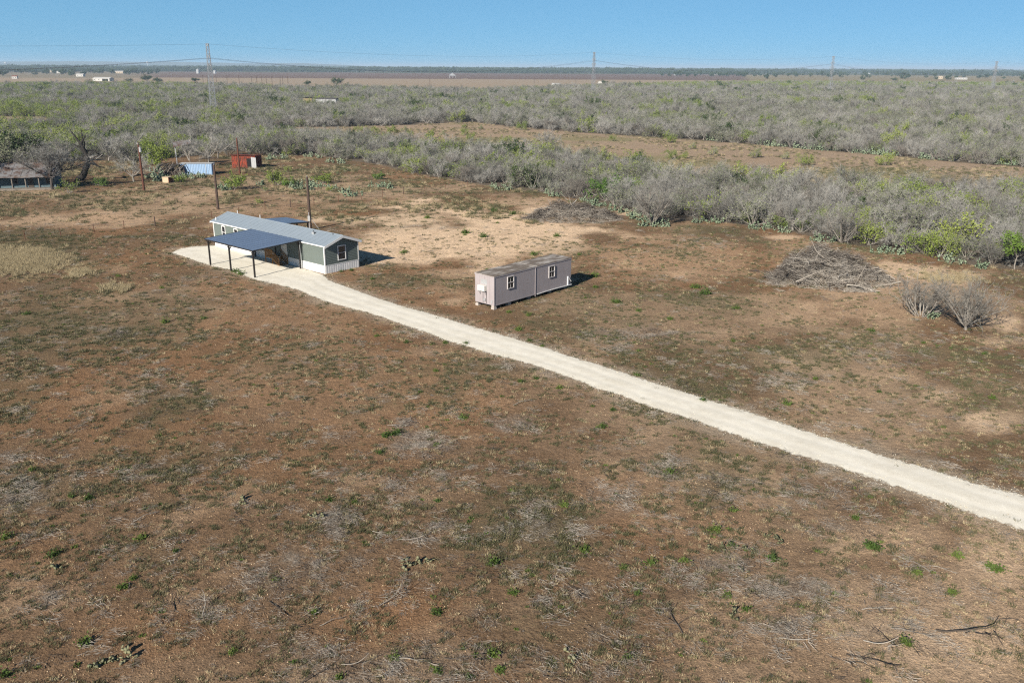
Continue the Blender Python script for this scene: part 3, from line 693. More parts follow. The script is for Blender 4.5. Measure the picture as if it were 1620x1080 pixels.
# ------------------------------------------------------------------ portable office
CO = G(700 + 473 * .17284, 370 + 655 * .17284, .45); CTH = R(47.8)
CLn, CWd, CZ0, CZ1 = 12.2, 2.62, .42, 3.36
def build_container():
    root = empty('portable_office', (CO[0], CO[1], 0), CTH, 'mauve-grey flat-roofed portable office raised on concrete blocks', 'portable building')
    # local: x along the camera-side long wall from its near corner, y to the back (left-away)
    xm = 6.32
    for a, b in ((0, xm - .05), (xm + .05, CLn)):
        mb = MB(); mb.box(a, b, 0, CWd, CZ0, CZ1 - .02); md = mb.build('module_shell', P_MAUVE, root)
        n = int((b - a) / .61)
        for i in range(n):                                 # vertical panels of the camera-side wall and battens
            p0 = a + (b - a) * i / n; p1 = a + (b - a) * (i + 1) / n
            m2 = MB(); m2.box(p0 + .006, p1 - .006, -.016, -.001, CZ0 + .06, CZ1 - .12); m2.build('wall_panel', P_MAUVE, md)
        m2 = MB(); m2.box(a, b, -.05, -.001, CZ1 - .12, CZ1 - .0); m2.build('top_trim', P_MAUVE, md)
        m2 = MB(); m2.box(a, b, -.03, -.001, CZ0 - .04, CZ0 + .06); m2.build('bottom_trim', P_MAUVE, md)
        m2 = MB(); m2.box(a, b, CWd + .001, CWd + .05, CZ1 - .12, CZ1); m2.build('top_trim', P_MAUVE, md)
        m2 = MB(); m2.box(a - (.04 if a == 0 else 0), b + (.04 if b > xm + 1 else 0), -.055, CWd + .055, CZ1 + .001, CZ1 + .06); m2.build('roof', P_CROOF, md)
        m2 = MB(); m2.box(a + .1, b - .1, .25, .40, CZ0 - .16, CZ0 - .001); m2.box(a + .1, b - .1, CWd - .40, CWd - .25, CZ0 - .16, CZ0 - .001); m2.build('floor_beam', P_BLACK, md)
    for yy in (0, 1):
        mb = MB(); y0, y1 = (-.02, .05) if yy == 0 else (CWd - .05, CWd + .02); mb.box(xm - .049, xm + .049, y0 + .04, y1 - .015, CZ0, CZ1 - .05); mb.build('joint_gap', P_DARK, root)
    mb = MB(); mb.box(xm - .14, xm - .055, -.06, -.017, CZ0 - .22, CZ1); mb.build('joint_trim', P_MAUVE, root)
    # near end wall trim and panels
    for i in range(4):
        a = CWd * i / 4; m2 = MB(); m2.box(-.016, -.001, a + .008, a + CWd / 4 - .008, CZ0 + .02, CZ1 - .12); m2.build('end_panel', P_MAUVE, root)
    mb = MB(); mb.box(-.045, -.001, -.05, CWd + .05, CZ1 - .12, CZ1); mb.build('top_trim', P_MAUVE, root)
    mb = MB(); mb.box(-.04, .08, -.04, -.017, CZ0, CZ1 - .12); mb.build('corner_trim', P_MAUVE, root)
    # windows in the camera-side wall (face -y)
    window(root, 'b', 1.88, 2.86, 1.78, 3.05, -.016, mul=(.5,), fw=.06, deep=.09)
    window(root, 'b', 8.35, 9.32, 1.80, 3.05, -.016, mul=(.5,), fw=.06, deep=.09)
    # air conditioner on the near end
    ac = MB(); ac.box(-.40, -.017, .98, 1.92, 1.78, 2.32); a_ = ac.build('air_conditioner', P_ACW, root)
    b = MB()
    for i in range(7): b.box(-.408, -.401, 1.06, 1.84, 1.84 + i * .064, 1.87 + i * .064)
    b.build('grille', P_GREYMET, a_)
    b = MB(); b.bar((-.35, 1.05, 1.77), (-.02, 1.05, 1.3), .04, .04); b.bar((-.35, 1.85, 1.77), (-.02, 1.85, 1.3), .04, .04); b.build('bracket', P_GREYMET, a_)
    b = MB(); b.box(-.03, -.0165, .95, 1.8, 2.42, 2.9); b.build('patch_plate', P_GREYMET, root)
    for yy, zt in ((1.02, 1.75), (1.5, 1.78)):
        b = MB(); b.tube([(-.04, yy, .5), (-.04, yy, zt)], .022, 6); b.build('conduit', P_BLACK, root)
    b = MB(); b.box(-.14, -.017, 1.14, 1.38, .72, 1.0); b.build('junction_box', P_GREYMET, root)
    b = MB(); b.box(-.05, -.017, .22, .42, .62, .92); b.build('outlet_cover', P_GREYMET, root)
    # towing tongue and ladder at the far end, gutter pipe
    b = MB(); b.bar((8.6, -.12, CZ0 + .06), (12.2, -.12, CZ0 + .02), .07, .07); b.bar((6.5, -.06, CZ0 - .03), (8.6, -.12, CZ0 + .06), .05, .05); b.build('drain_pipe', P_WHITE, root)
    b = MB(); b.box(11.55, 11.68, -.12, -.018, CZ0 + .05, CZ0 + 1.0); b.bar((11.68, -.1, CZ0 + .9), (12.15, -.1, CZ0 + .35), .06, .06); b.build('hitch_bracket', P_WHITE, root)
    for x, y in ((.1, CWd - .3), (.02, .05), (2.2, .12), (5.45, .22), (8.75, .22), (11.4, .25), (2.2, CWd - .3), (5.45, CWd - .3), (8.75, CWd - .3), (11.5, CWd - .3)):
        mb = MB(); mb.box(x, x + .42, y, y + .40, -.06, .2); mb.box(x + .02, x + .40, y + .03, y + .37, .204, CZ0 - (.0 if y < .1 else .001) - (.16 if .2 < y < 1 or y > 2 else 0)); mb.build('block_pier', P_CONC, root)
build_container()
# ------------------------------------------------------------------ utility poles
def utility_pole(px, h, label, mat, lean=(0, 0), kind=0):
    b = G(*px); root = empty('utility_pole', (b[0], b[1], 0), 0, label, 'pole', 'utility poles')
    mb = MB(); mb.tube([(0, 0, -.3), (lean[0] * .5, lean[1] * .5, h * .5), (lean[0], lean[1], h)], [.23, .20, .16], 10); mb.build('pole_shaft', mat, root)
    if kind == 1:
        t = MB(); t.tube([(.28, -.1, h - 1.75), (.28, -.1, h - .85)], .24, 10); tr = t.build('transformer', P_GREYMET, root)
        t = MB(); t.tube([(.28, -.1, h - .85), (.28, -.1, h - .6)], .05, 6); t.build('bushing', P_GREYMET, tr)
        t = MB(); t.box(-.02, .06, -.2, .02, h - .35, h - .05); t.tube([(-.28, 0, h - .25), (-.28, 0, h + .15)], .05, 6); t.bar((-.28, 0, h - .2), (.1, 0, h - .2), .06, .06); t.build('insulator_bracket', P_GREYMET, root)
    if kind == 2:
        t = MB(); t.tube([(-.06, -.17, .2), (-.06, -.17, 2.6)], .06, 8); t.build('conduit', P_GREYMET, root)
        t = MB(); t.box(-.22, .12, -.33, -.15, 1.35, 2.1); t.build('meter_box', P_GREYMET, root)
        t = MB(); t.bar((1.2, .35, 0), (.05, .0, 1.9), .06, .06); t.build('guy_brace', P_GREYMET, root)
    if kind in (0, 2):
        t = MB(); t.tube([(0, 0, h - .02), (0, 0, h + .16)], .05, 6); t.build('pole_cap', P_GREYMET, root)
    return root
utility_pole((228.1, 302.6), 9.15, 'red-brown utility pole carrying a grey transformer near the old homestead', P_POLERED, kind=1)
utility_pole((345.2, 331.5), 7.4, 'dark plain utility pole standing between the fence and the blue shed', P_POLE)
utility_pole((379.5, 275), 7.9, 'red-brown plain pole in front of the rusty red shed', P_POLERED)
utility_pole((491.2, 363.5), 7.75, 'dark utility pole with pale meter box behind the mobile home', P_POLE, kind=2)

# ------------------------------------------------------------------ wire fence across the pasture
FENCE = [(-45, 389), (-2, 384), (40, 379), (96.7, 374.4), (149.3, 367.8), (196.4, 362.2), (245.6, 357.8), (290.4, 351), (335, 346), (378, 339), (419.6, 332), (459.6, 328), (497, 324), (535.6, 320), (571.6, 316), (605, 312), (638.4, 307.5), (672, 303), (705, 299), (740, 296)]
def build_fence():
    W = [G(*p) for p in FENCE]; root = empty('wire_fence', (W[0][0], W[0][1], 0), 0, 'rusty post and wire fence crossing the pasture behind the mobile home', 'fence')
    o = W[0]; rs = random.Random(3); tops = []
    for i, w in enumerate(W):
        h = 1.25 if i % 5 != 1 else 1.45; r = .045 if i % 5 != 1 else .085; lx, ly = rs.uniform(-.06, .06), rs.uniform(-.06, .06)
        mb = MB(); mb.tube([(w[0] - o[0], w[1] - o[1], -.2), (w[0] - o[0] + lx, w[1] - o[1] + ly, h)], [r, r * .9], 6); mb.build('post', P_POLERED if i % 5 != 1 else P_POLE, root)
        tops.append((w[0] - o[0], w[1] - o[1]))
    for z in (.35, .7, 1.05):
        mb = MB(); mb.tube([(a, b, z) for a, b in tops], .008, 3); mb.build('wire', P_WIRE, root)
build_fence()

# ------------------------------------------------------------------ old homestead
def build_old_house():
    b = G(38, 301); root = empty('old_farmhouse', (b[0], b[1], 0), R(14), 'abandoned teal board farmhouse with patched rusty tin roof', 'house')
    Lx, D, ze, zp = 13.0, 7.0, 2.55, 4.75                 # local x along the front, y away from the front porch
    x0 = -7.2; x1 = x0 + Lx
    mb = MB(); mb.box(x0 + .5, x1 - .5, 1.9, D, 0, ze); mb.prism([(1.9, ze + .001), (D, ze + .001), ((1.9 + D) / 2, zp - .25)], 'x', x0 + .5, x1 - .5); mb.build('wall_core', P_TEAL, root)
    for i in range(13):
        z0 = .25 + i * .175; m2 = MB(); m2.add([(x0 + .5, 1.872, z0), (x1 - .5, 1.872, z0), (x1 - .5, 1.892, z0 + .17), (x0 + .5, 1.892, z0 + .17), (x0 + .5, 1.899, z0), (x1 - .5, 1.899, z0)], [(0, 1, 2, 3), (4, 5, 1, 0)]); m2.build('wall_board', P_TEAL, root)
    # tin roof, sheets slightly uneven
    rs = random.Random(5); n = 15
    for i in range(n):
        for s in (0, 1):
            a = x0 + Lx * i / n; c = x0 + Lx * (i + 1) / n + .03; d = rs.uniform(-.03, .05)
            ya, yb_ = ((-.45, (1.9 + D) / 2) if s == 0 else (D + .5, (1.9 + D) / 2)); za = (ze - .15 if s == 0 else ze - .1) + d; zb = zp + d
            m2 = MB(); m2.add([(a, ya, za), (c, ya, za + .01), (c, yb_, zb + .01), (a, yb_, zb), (a, ya, za + .03), (c, ya, za + .04), (c, yb_, zb + .04), (a, yb_, zb + .03)], [(0, 1, 2, 3), (4, 5, 6, 7), (0, 1, 5, 4), (1, 2, 6, 5), (2, 3, 7, 6), (3, 0, 4, 7)])
            m2.build('roof_sheet', P_TIN, root)
    m2 = MB(); m2.box(x0 + .1, x1 - .1, -.25, 1.85, .0, .28); m2.build('porch_floor', P_GREYWOOD, root)
    for k in range(6):
        xx = x0 + .6 + (Lx - 1.2) * k / 5; m2 = MB(); m2.box(xx - .07, xx + .07, -.12, .02, .28, ze - .06); m2.build('porch_post', P_GREYWOOD, root)
    m2 = MB(); m2.box(x0 + .2, x1 - .2, -.14, .04, ze - .06, ze + .08); m2.build('porch_beam', P_GREYWOOD, root)
    for wx in (-5.6, -2.3, 3.6):
        f = MB(); f.box(wx, wx + 1.0, 1.82, 1.868, .95, 2.3); w_ = f.build('window', P_GREYWOOD, root)
        g = MB(); g.box(wx + .1, wx + .9, 1.80, 1.819, 1.05, 2.2); g.build('pane', P_GLASS, w_)
    f = MB(); f.box(.4, 1.35, 1.81, 1.868, .3, 2.3); f.build('door', P_DARKWOOD, root)
build_old_house()

def shed(name, px, rz, w, d, h, mat, roofmat, label, cat, ribs=.25, roof='flat', dz=.25, group=None, ribs_on=True):
    b = G(*px); root = empty(name, (b[0], b[1], 0), rz, label, cat, group)
    mb = MB(); mb.box(-w / 2, w / 2, 0, d, -.05, h); wl = mb.build('wall', mat, root)
    if ribs_on:
        n = int(w / ribs); mb = MB()
        for i in range(n): mb.box(-w / 2 + w * (i + .25) / n, -w / 2 + w * (i + .65) / n, -.05, -.001, .05, h - .05)
        n = int(d / ribs)
        for i in range(n):
            mb.box(w / 2 + .001, w / 2 + .05, d * (i + .25) / n, d * (i + .65) / n, .05, h - .05); mb.box(-w / 2 - .05, -w / 2 - .001, d * (i + .25) / n, d * (i + .65) / n, .05, h - .05)
        mb.build('wall_rib', mat, root)
    mb = MB(); e = .15
    if roof == 'flat':
        mb.add([(-w / 2 - e, -e, h + dz), (w / 2 + e, -e, h + dz), (w / 2 + e, d + e, h + .02), (-w / 2 - e, d + e, h + .02), (-w / 2 - e, -e, h + dz + .05), (w / 2 + e, -e, h + dz + .05), (w / 2 + e, d + e, h + .07), (-w / 2 - e, d + e, h + .07)],
               [(0, 1, 2, 3), (4, 5, 6, 7), (0, 1, 5, 4), (1, 2, 6, 5), (2, 3, 7, 6), (3, 0, 4, 7)])
    elif roof == 'gable_x':
        mb.prism([(-e, h + .01), (d + e, h + .01), (d / 2, h + dz)], 'x', -w / 2 - e, w / 2 + e)
    else:
        mb.prism([(-w / 2 - e, h + .01), (w / 2 + e, h + .01), (0, h + dz)], 'y', -e, d + e)
    mb.build('roof', roofmat, root)
    return root

r_ = shed('storage_container', (311, 277), R(3), 6.9, 2.4, 2.45, P_BLUESH, P_FARWHITE, 'pale blue ribbed metal storage container half hidden by weeds', 'container', dz=.06, ribs=.34)
mb = MB(); mb.box(2.15, 2.22, -.09, -.052, .05, 2.42); mb.build('door_post', P_FARWHITE, r_)
r_ = shed('rusty_shed', (386, 266), R(-14), 6.2, 3.0, 2.75, P_RUST, P_RUST, 'rusty red sheet-iron shed with open dark doorway', 'shed', dz=.2, ribs=.5)
mb = MB(); mb.box(1.0, 2.1, -.09, -.052, .0, 2.3); mb.build('doorway', P_DARK, r_)
for i in range(3):
    mb = MB(); mb.box(2.15 + i * .42, 2.55 + i * .42, -.16, -.12, .0, 2.62 - .05 * i); mb.build('leaning_sheet', P_GREYMET, r_)

def build_ruin():
    b = G(268, 279); root = empty('collapsed_shed', (b[0], b[1], 0), R(6), 'collapsed dark timber shed with bare rafters beside the blue container', 'shed')
    rs = random.Random(9)
    for i in range(14):
        x = -2.6 + i * .4; mb = MB(); mb.box(x, x + .34, 1.5 + rs.uniform(-.1, .1), 1.56 + rs.uniform(.05, .1), -.05, rs.uniform(1.2, 2.3)); mb.build('wall_board', P_DARKWOOD, root)
    for i in range(9):
        x = -2.7 + i * .66; mb = MB(); mb.bar((x + rs.uniform(-.4, .2), -1.0 + rs.uniform(-.3, .3), rs.uniform(.9, 1.5)), (x + rs.uniform(.2, 1.0), 2.1, rs.uniform(2.2, 3.0)), .1, .14); mb.build('rafter', P_GREYWOOD, root)
    for i in range(7):
        x = -2.2 + i * .62; mb = MB(); zc = rs.uniform(1.9, 2.6); mb.bar((x, .3 + rs.uniform(-.4, .4), zc - .3), (x + rs.uniform(.8, 1.6), 1.8, zc), .5, .04); mb.build('fallen_roof_board', P_DARKWOOD, root)
    for x in (-2.7, 2.6):
        mb = MB(); mb.bar((x, -.9, -.1), (x + .05, -.9, 2.0), .16, .16); mb.build('corner_post', P_GREYWOOD, root)
build_ruin()
b = G(262, 289); r_ = empty('masonry_cistern', (b[0], b[1], 0), R(-20), 'low whitewashed masonry box with one red brick side', 'cistern')
mb = MB(); mb.box(-.75, .75, 0, 1.3, -.05, 1.05); mb.build('block_wall', P_PALEBLOCK, r_)
mb = MB(); mb.box(.752, .86, .0, 1.3, -.05, 1.0); mb.build('brick_face', P_BRICK, r_)
mb = MB(); mb.box(-.8, .8, -.05, 1.35, 1.051, 1.13); mb.build('cap_slab', P_PALEBLOCK, r_)

def build_canopy():
    b = G(287, 262); root = empty('broken_canopy', (b[0], b[1], 0), R(20), 'tilted rusty tin canopy on a pale post behind the blue container', 'canopy')
    mb = MB(); mb.tube([(-.9, 0, -.1), (-.95, 0, 4.5)], .14, 7); mb.build('post', P_GREYMET, root)
    mb = MB(); mb.tube([(2.1, .6, -.1), (2.0, .6, 4.7)], .10, 7); mb.build('post', P_GREYWOOD, root)
    for i in range(5):
        a = -1.4 + i * .85; mb = MB(); mb.add([(a, -.6, 4.4 + i * .17), (a + .83, -.6, 4.55 + i * .17), (a + .83, 1.6, 5.6 + i * .1), (a, 1.6, 5.45 + i * .1), (a, -.6, 4.43 + i * .17), (a + .83, -.6, 4.58 + i * .17), (a + .83, 1.6, 5.63 + i * .1), (a, 1.6, 5.48 + i * .1)],
                                              [(0, 1, 2, 3), (4, 5, 6, 7), (0, 1, 5, 4), (1, 2, 6, 5), (2, 3, 7, 6), (3, 0, 4, 7)]); mb.build('tin_sheet', P_TIN, root)
build_canopy()
b = G(148, 254); r_ = empty('fallen_outbuilding', (b[0], b[1], 0), R(-15), 'heap of fallen white boards and tin beyond the leaning dead tree', 'ruin')
rs = random.Random(12)
for i in range(9):
    x, y = rs.uniform(-2, 2), rs.uniform(-1, 1); mb = MB(); mb.bar((x - 1, y, rs.uniform(.2, .7)), (x + 1, y + rs.uniform(-.6, .6), rs.uniform(.7, 1.7)), .55, .05); mb.build('board', P_FARWHITE if i % 3 else P_TIN, r_)

# ------------------------------------------------------------------ structures out in the thicket and beyond
shed('hunting_cabin', (487, 168), R(8), 5.2, 4, 4.6, P_YELLOW, P_FARROOF, 'small ochre hut with dark lean roof standing in the thicket', 'hut', dz=.5, ribs_on=False)
shed('metal_barn', (516, 168), R(-4), 12.5, 6, 4.0, P_GREYMET, P_FARROOF, 'low grey sheet-metal barn with dark roof in the thicket', 'barn', dz=.9, ribs=1.0, roof='gable_x')
def build_blind():
    b = G(112, 160); root = empty('hunting_blind', (b[0], b[1], 0), R(10), 'small black box blind on legs in the left thicket', 'blind')
    mb = MB(); mb.box(-1.3, 1.3, 0, 2.2, 2.4, 4.9); mb.build('cabin', P_DARK, root)
    mb = MB(); mb.box(-1.5, 1.5, -.2, 2.4, 4.902, 5.1); mb.build('roof', P_FARROOF, root)
    for x in (-1.2, 1.2):
        for y in (.1, 2.1):
            m2 = MB(); m2.box(x - .1, x + .1, y - .1, y + .1, -.1, 2.399); m2.build('leg', P_DARKWOOD, root)
build_blind()
FARB = [('long_white_barn', (160, 128.6), 46, 20, 6.5, P_FARWHITE, P_FARWHITE, 'long white-roofed barn with dark open bay beyond the left thicket', 'gable_x', 3),
        ('farm_shed', (126, 121.5), 24, 18, 7, P_FARWHITE, P_FARWHITE, 'small white-roofed shed behind the long white barn', 'gable_x', 3),
        ('farm_house', (23, 124.8), 14, 10, 6, P_FARWHITE, P_BRICK, 'white farm cottage with red roof at the edge of the left woods', 'gable_x', 3),
        ('farm_shed', (83, 114.2), 36, 24, 8, P_FARTAN, P_FARWHITE, 'pale shed roof showing among the distant left woods', 'gable_x', 4),
        ('farm_shed', (94, 116), 26, 18, 8, P_FARWHITE, P_FARWHITE, 'white shed nestled beside darker trees in the far left woods', 'gable_y', 4),
        ('farm_house', (188, 116.3), 40, 22, 8, P_FARTAN, P_FARWHITE, 'tan farm building at the end of the far brown field', 'gable_x', 4),
        ('white_shed', (802, 113.2), 70, 24, 9, P_FARWHITE, P_FARWHITE, 'very long low white shed at the far edge of the ploughed field', 'gable_x', 4),
        ('farm_house', (549, 113.2), 34, 18, 9, P_FARTAN, P_FARWHITE, 'tiny pale farmhouse on the far tree line above the ploughed field', 'gable_x', 5),
        ('stock_trailer', (879, 136.2), 17, 7, 5, P_GREYMET, P_FARWHITE, 'long pale trailer roof among green shrubs near the middle pylon', 'gable_x', .8),
        ('camp_hut', (949, 135.6), 5.5, 5, 4.6, P_FARWHITE, P_FARWHITE, 'small white hut right beside the middle pylon', 'gable_y', 1),
        ('farm_shed', (1070, 119.4), 24, 12, 5, P_GREYMET, P_FARWHITE, 'low grey shed with white roof on the far ploughed field', 'gable_x', 2),
        ('farm_shed', (1100, 118.2), 10, 9, 8, P_FARWHITE, P_FARWHITE, 'small upright white shed by trees at the ploughed field', 'gable_y', 2),
        ('farm_house', (1134, 118.8), 32, 18, 6, P_FARWHITE, P_FARROOF, 'white farmhouse with grey roof among far trees', 'gable_x', 4),
        ('tan_house', (1488, 125.2), 24, 14, 9, P_FARTAN, P_FARTAN, 'tan two-storey house among trees left of the white warehouse', 'gable_x', 4),
        ('warehouse', (1522, 126.2), 62, 26, 6, P_FARWHITE, P_FARWHITE, 'long white warehouse beside the tan house on the right', 'gable_x', 3),
        ('farm_shed', (1374, 117.4), 34, 18, 6, P_GREYMET, P_FARWHITE, 'small pale shed roof beyond the right-hand tan field', 'gable_x', 3)]
for nm, px, w, d, h, wm, rm, lb, rf, dz in FARB:
    if nm not in ('white_shed', 'camp_hut'): q_ = .42 if nm in ('tan_house', 'warehouse') else .62; w, d, h, dz = w * q_, d * q_, h * max(q_, .62), dz * q_
    dist = G(*px)[1]; wpx = w / dist * F_PX
    r_ = shed(nm, px, R(random.Random(px[0]).uniform(-12, 12)), w, d, h, wm, rm, lb, 'house' if 'house' in nm and 'ware' not in nm else 'barn', dz=dz, roof=rf, ribs_on=False)
    if nm == 'long_white_barn':
        mb = MB(); mb.box(2, 12, -.2, -.02, 0, 3.4); mb.build('open_bay', P_DARK, r_)
    n = max(2, int(w / 6))
    for i in range(n):
        x = -w / 2 + w * (i + .5) / n; mb = MB(); mb.box(x - .7, x + .7, -.12, -.02, h * .35, h * .62); mb.build('window', P_GLASS, r_)
def silo(px, r, h, label):
    b = G(*px); root = empty('grain_silo', (b[0], b[1], 0), 0, label, 'silo')
    mb = MB(); mb.tube([(0, 0, -.1), (0, 0, h)], r, 20); mb.build('tank', P_GREYMET, root)
    mb = MB(); mb.tube([(0, 0, h + .01), (0, 0, h + r * .5)], [r * 1.03, .3], 20); mb.build('cone_roof', P_GREYMET, root)
silo((313.5, 116.6), 5.2, 12, 'grey metal grain silo at the edge of the far brown field'); silo((340, 116.8), 4.2, 9, 'smaller grey grain silo near the left pylon on the brown field')
def silo_shed():
    b = G(716, 123.8); root = empty('hay_shelter', (b[0], b[1], 0), R(12), 'grey open gabled shelter alone on the pale field', 'shelter')
    for x in (-6, 0, 6):
        for y in (0, 8):
            mb = MB(); mb.box(x - .3, x + .3, y - .3, y + .3, -.1, 5); mb.build('post', P_GREYMET, root)
    mb = MB(); mb.prism([(-7, 5.01), (7, 5.01), (0, 11)], 'y', -1, 9); mb.build('roof', P_GREYMET, root)
silo_shed()
def water_tower(px, h, r, label):
    b = G(*px); root = empty('water_tower', (b[0], b[1], 0), 0, label, 'water tower')
    mb = MB(); mb.tube([(0, 0, -.1), (0, 0, h)], [r * .28, r * .22], 12); mb.build('stem', P_FARWHITE, root)
    mb = MB(); mb.tube([(0, 0, h - .01), (0, 0, h + r * .3), (0, 0, h + r * .8), (0, 0, h + r * 1.2), (0, 0, h + r * 1.35)], [r * .4, r * .95, r, r * .7, r * .1], 16); mb.build('tank', P_FARWHITE, root)
water_tower((1343, 112.2), 38, 9, 'white water tower on the skyline to the right of a pylon')
water_tower((234, 107.8), 48, 13, 'white water tower on the hazy skyline left of the lattice pylon')
water_tower((10, 107.2), 34, 12, 'white water tower low on the far left skyline')

# ------------------------------------------------------------------ transmission line
TOW = [((338.7, 180.5), 33.5), ((938, 151), 36.0), ((1312, 149.5), 34.5), ((1569, 146.5), 31.5)]
TL = ['tall galvanised lattice pylon rising from the thicket left of the ploughed field', 'lattice pylon standing in front of the ploughed field, next to a white hut', 'lattice pylon in the right-hand thicket close to the tan house', 'farther lattice pylon near the end of the white warehouse']
def pylon(px, h, label):
    b = G(*px); root = empty('transmission_pylon', (b[0], b[1], 0), R(28), label, 'pylon', 'pylons of the transmission line')
    wb, wt = 1.45, .6; t = .095
    def wd(z): return wb + (wt - wb) * min(1, z / h)
    for sx in (-1, 1):
        for sy in (-1, 1):
            mb = MB(); mb.bar((sx * wb, sy * wb, -.2), (sx * wt, sy * wt, h), t * 1.5, t * 1.5); mb.build('leg', P_GALV, root)
    mb = MB(); n = 13; zs = [h * (1 - (1 - i / n) ** 1.15) for i in range(n + 1)]
    for i in range(n):
        a, c = wd(zs[i]), wd(zs[i + 1]); z0, z1 = zs[i], zs[i + 1]
        for s in (-1, 1):
            mb.bar((-a, s * a, z0), (c, s * c, z1), t, t); mb.bar((a, s * a, z0), (-c, s * c, z1), t, t)
            mb.bar((s * a, -a, z0), (s * c, c, z1), t, t); mb.bar((s * a, a, z0), (s * c, -c, z1), t, t)
            mb.bar((-c, s * c, z1), (c, s * c, z1), t, t); mb.bar((s * c, -c, z1), (s * c, c, z1), t, t)
    mb.build('lattice_bracing', P_GALV, root)
    for z, ln in ((h - .1, 1.6), (h - 5.5, 2.6), (h - 9.5, 3.2)):
        mb = MB(); mb.bar((0, -ln, z), (0, ln, z), .22, .22); mb.bar((0, -ln, z), (0, 0, z - 1.2), .12, .12); mb.bar((0, ln, z), (0, 0, z - 1.2), .12, .12); a = mb.build('cross_arm', P_GALV, root)
        for s in (-1, 1):
            i_ = MB(); i_.tube([(0, s * ln, z - .1), (0, s * ln, z - 1.2)], .12, 5); i_.build('insulator', P_GREYMET, a)
    return b
bases = [pylon(p, h, l) for (p, h), l in zip(TOW, TL)]
pts = [(bases[0] + (bases[0] - bases[1]) * 1.05, 34)] + [(b, h) for b, (p, h) in zip(bases, TOW)] + [(bases[3] + (bases[3] - bases[2]) * 1.4, 30)]
WL = {(0, 0): 'upper', (1, 0): 'lower'}
for si in range(len(pts) - 1):
    (a, ha), (b, hb) = pts[si], pts[si + 1]
    for dz, ln, nm in ((.2, 0.0, 'thin top wire'), (6.8, -2.6, 'near lower conductor wire'), (6.8, 2.6, 'far lower conductor wire')):
        d = (b - a) / np.hypot(*(b - a)); nrm = np.array([-d[1], d[0]]) * ln; sag = 4.5 if dz < 1 else 8.0
        L = [(a[0] + (b[0] - a[0]) * t + nrm[0], a[1] + (b[1] - a[1]) * t + nrm[1], (ha - dz) * (1 - t) + (hb - dz) * t - sag * 4 * t * (1 - t)) for t in np.linspace(0, 1, 25)]
        mb = MB(); mb.tube(L, .055 if dz > 1 else .035, 3)
        where = ['running off to the left of the left pylon', 'between the left and middle pylons', 'between the middle pylon and the right-hand pylon', 'between the two right-hand pylons', 'running off to the right of the last pylon'][si]
        tag(mb.build('power_line', P_WIRE), nm + ' ' + where, 'wire', 'wires of the transmission line')

# a row of farm-road poles along the pale field
for i, px in enumerate([322, 329, 343, 360, 379, 399, 407, 415, 422, 431, 444, 448, 456, 680, 845, 911, 1086]):
    yb = [134, 134, 134, 134, 135, 136, 136, 136, 136, 136, 136, 135, 135, 133, 132, 133, 129][i]; tp = 15 if px < 500 else 9.5
    b = G(px, yb + 1.5); h = tp / F_PX * b[1]
    lb = {680: 'lone thin pole between the oaks and the grey open shelter', 845: 'lone thin pole on the pale field left of the trailer roof', 911: 'lone thin pole on the pale field just left of the middle pylon', 1086: 'lone thin pole before the low grey shed on the ploughed field'}.get(px, 'thin dark pole in the row beside the left pylon' if px < 370 else 'thin dark pole in the close-set row along the pale field')
    root = empty('field_pole', (b[0], b[1], 0), 0, lb, 'pole', 'field poles')
    mb = MB(); mb.tube([(0, 0, -.2), (0, 0, h)], [.3, .24], 6); mb.build('pole_shaft', P_POLE, root)
    mb = MB(); mb.box(-1.3, 1.3, -.12, .12, h - .9, h - .65); mb.build('cross_arm', P_POLE, root)

# ------------------------------------------------------------------ hills on the horizon
def ridge(name, dist, x0, x1, h, seed, label):
    n = 90; X = np.linspace(x0, x1, n); pr = h * (.35 + .65 * fbm(X, X * 0, (x1 - x0) / 9, 4, seed)) * np.minimum(1, np.minimum(np.arange(n), n - 1 - np.arange(n)) / 12)
    V = []; Fq = []
    for i in range(n):
        V += [(X[i], dist - 900, -1), (X[i], dist, pr[i]), (X[i], dist + 900, -1)]
    for i in range(n - 1):
        k = 3 * i; Fq += [(k, k + 3, k + 4, k + 1), (k + 1, k + 4, k + 5, k + 2)]
    mb = MB(); mb.add(V, Fq); o = mb.build(name, MATS['dark_green_leaves'], fix=False); tag(o, label, kind='structure')
ridge('hills', 13000, -14000, -1500, 92, 31, 'low blue wooded hills along the left horizon')
ridge('hills', 15000, -2500, 15000, 42, 33, 'very low wooded rise along the right horizon')
# ------------------------------------------------------------------ plants
def unit(v): return v / np.maximum(np.linalg.norm(v, axis=-1, keepdims=True), 1e-9)

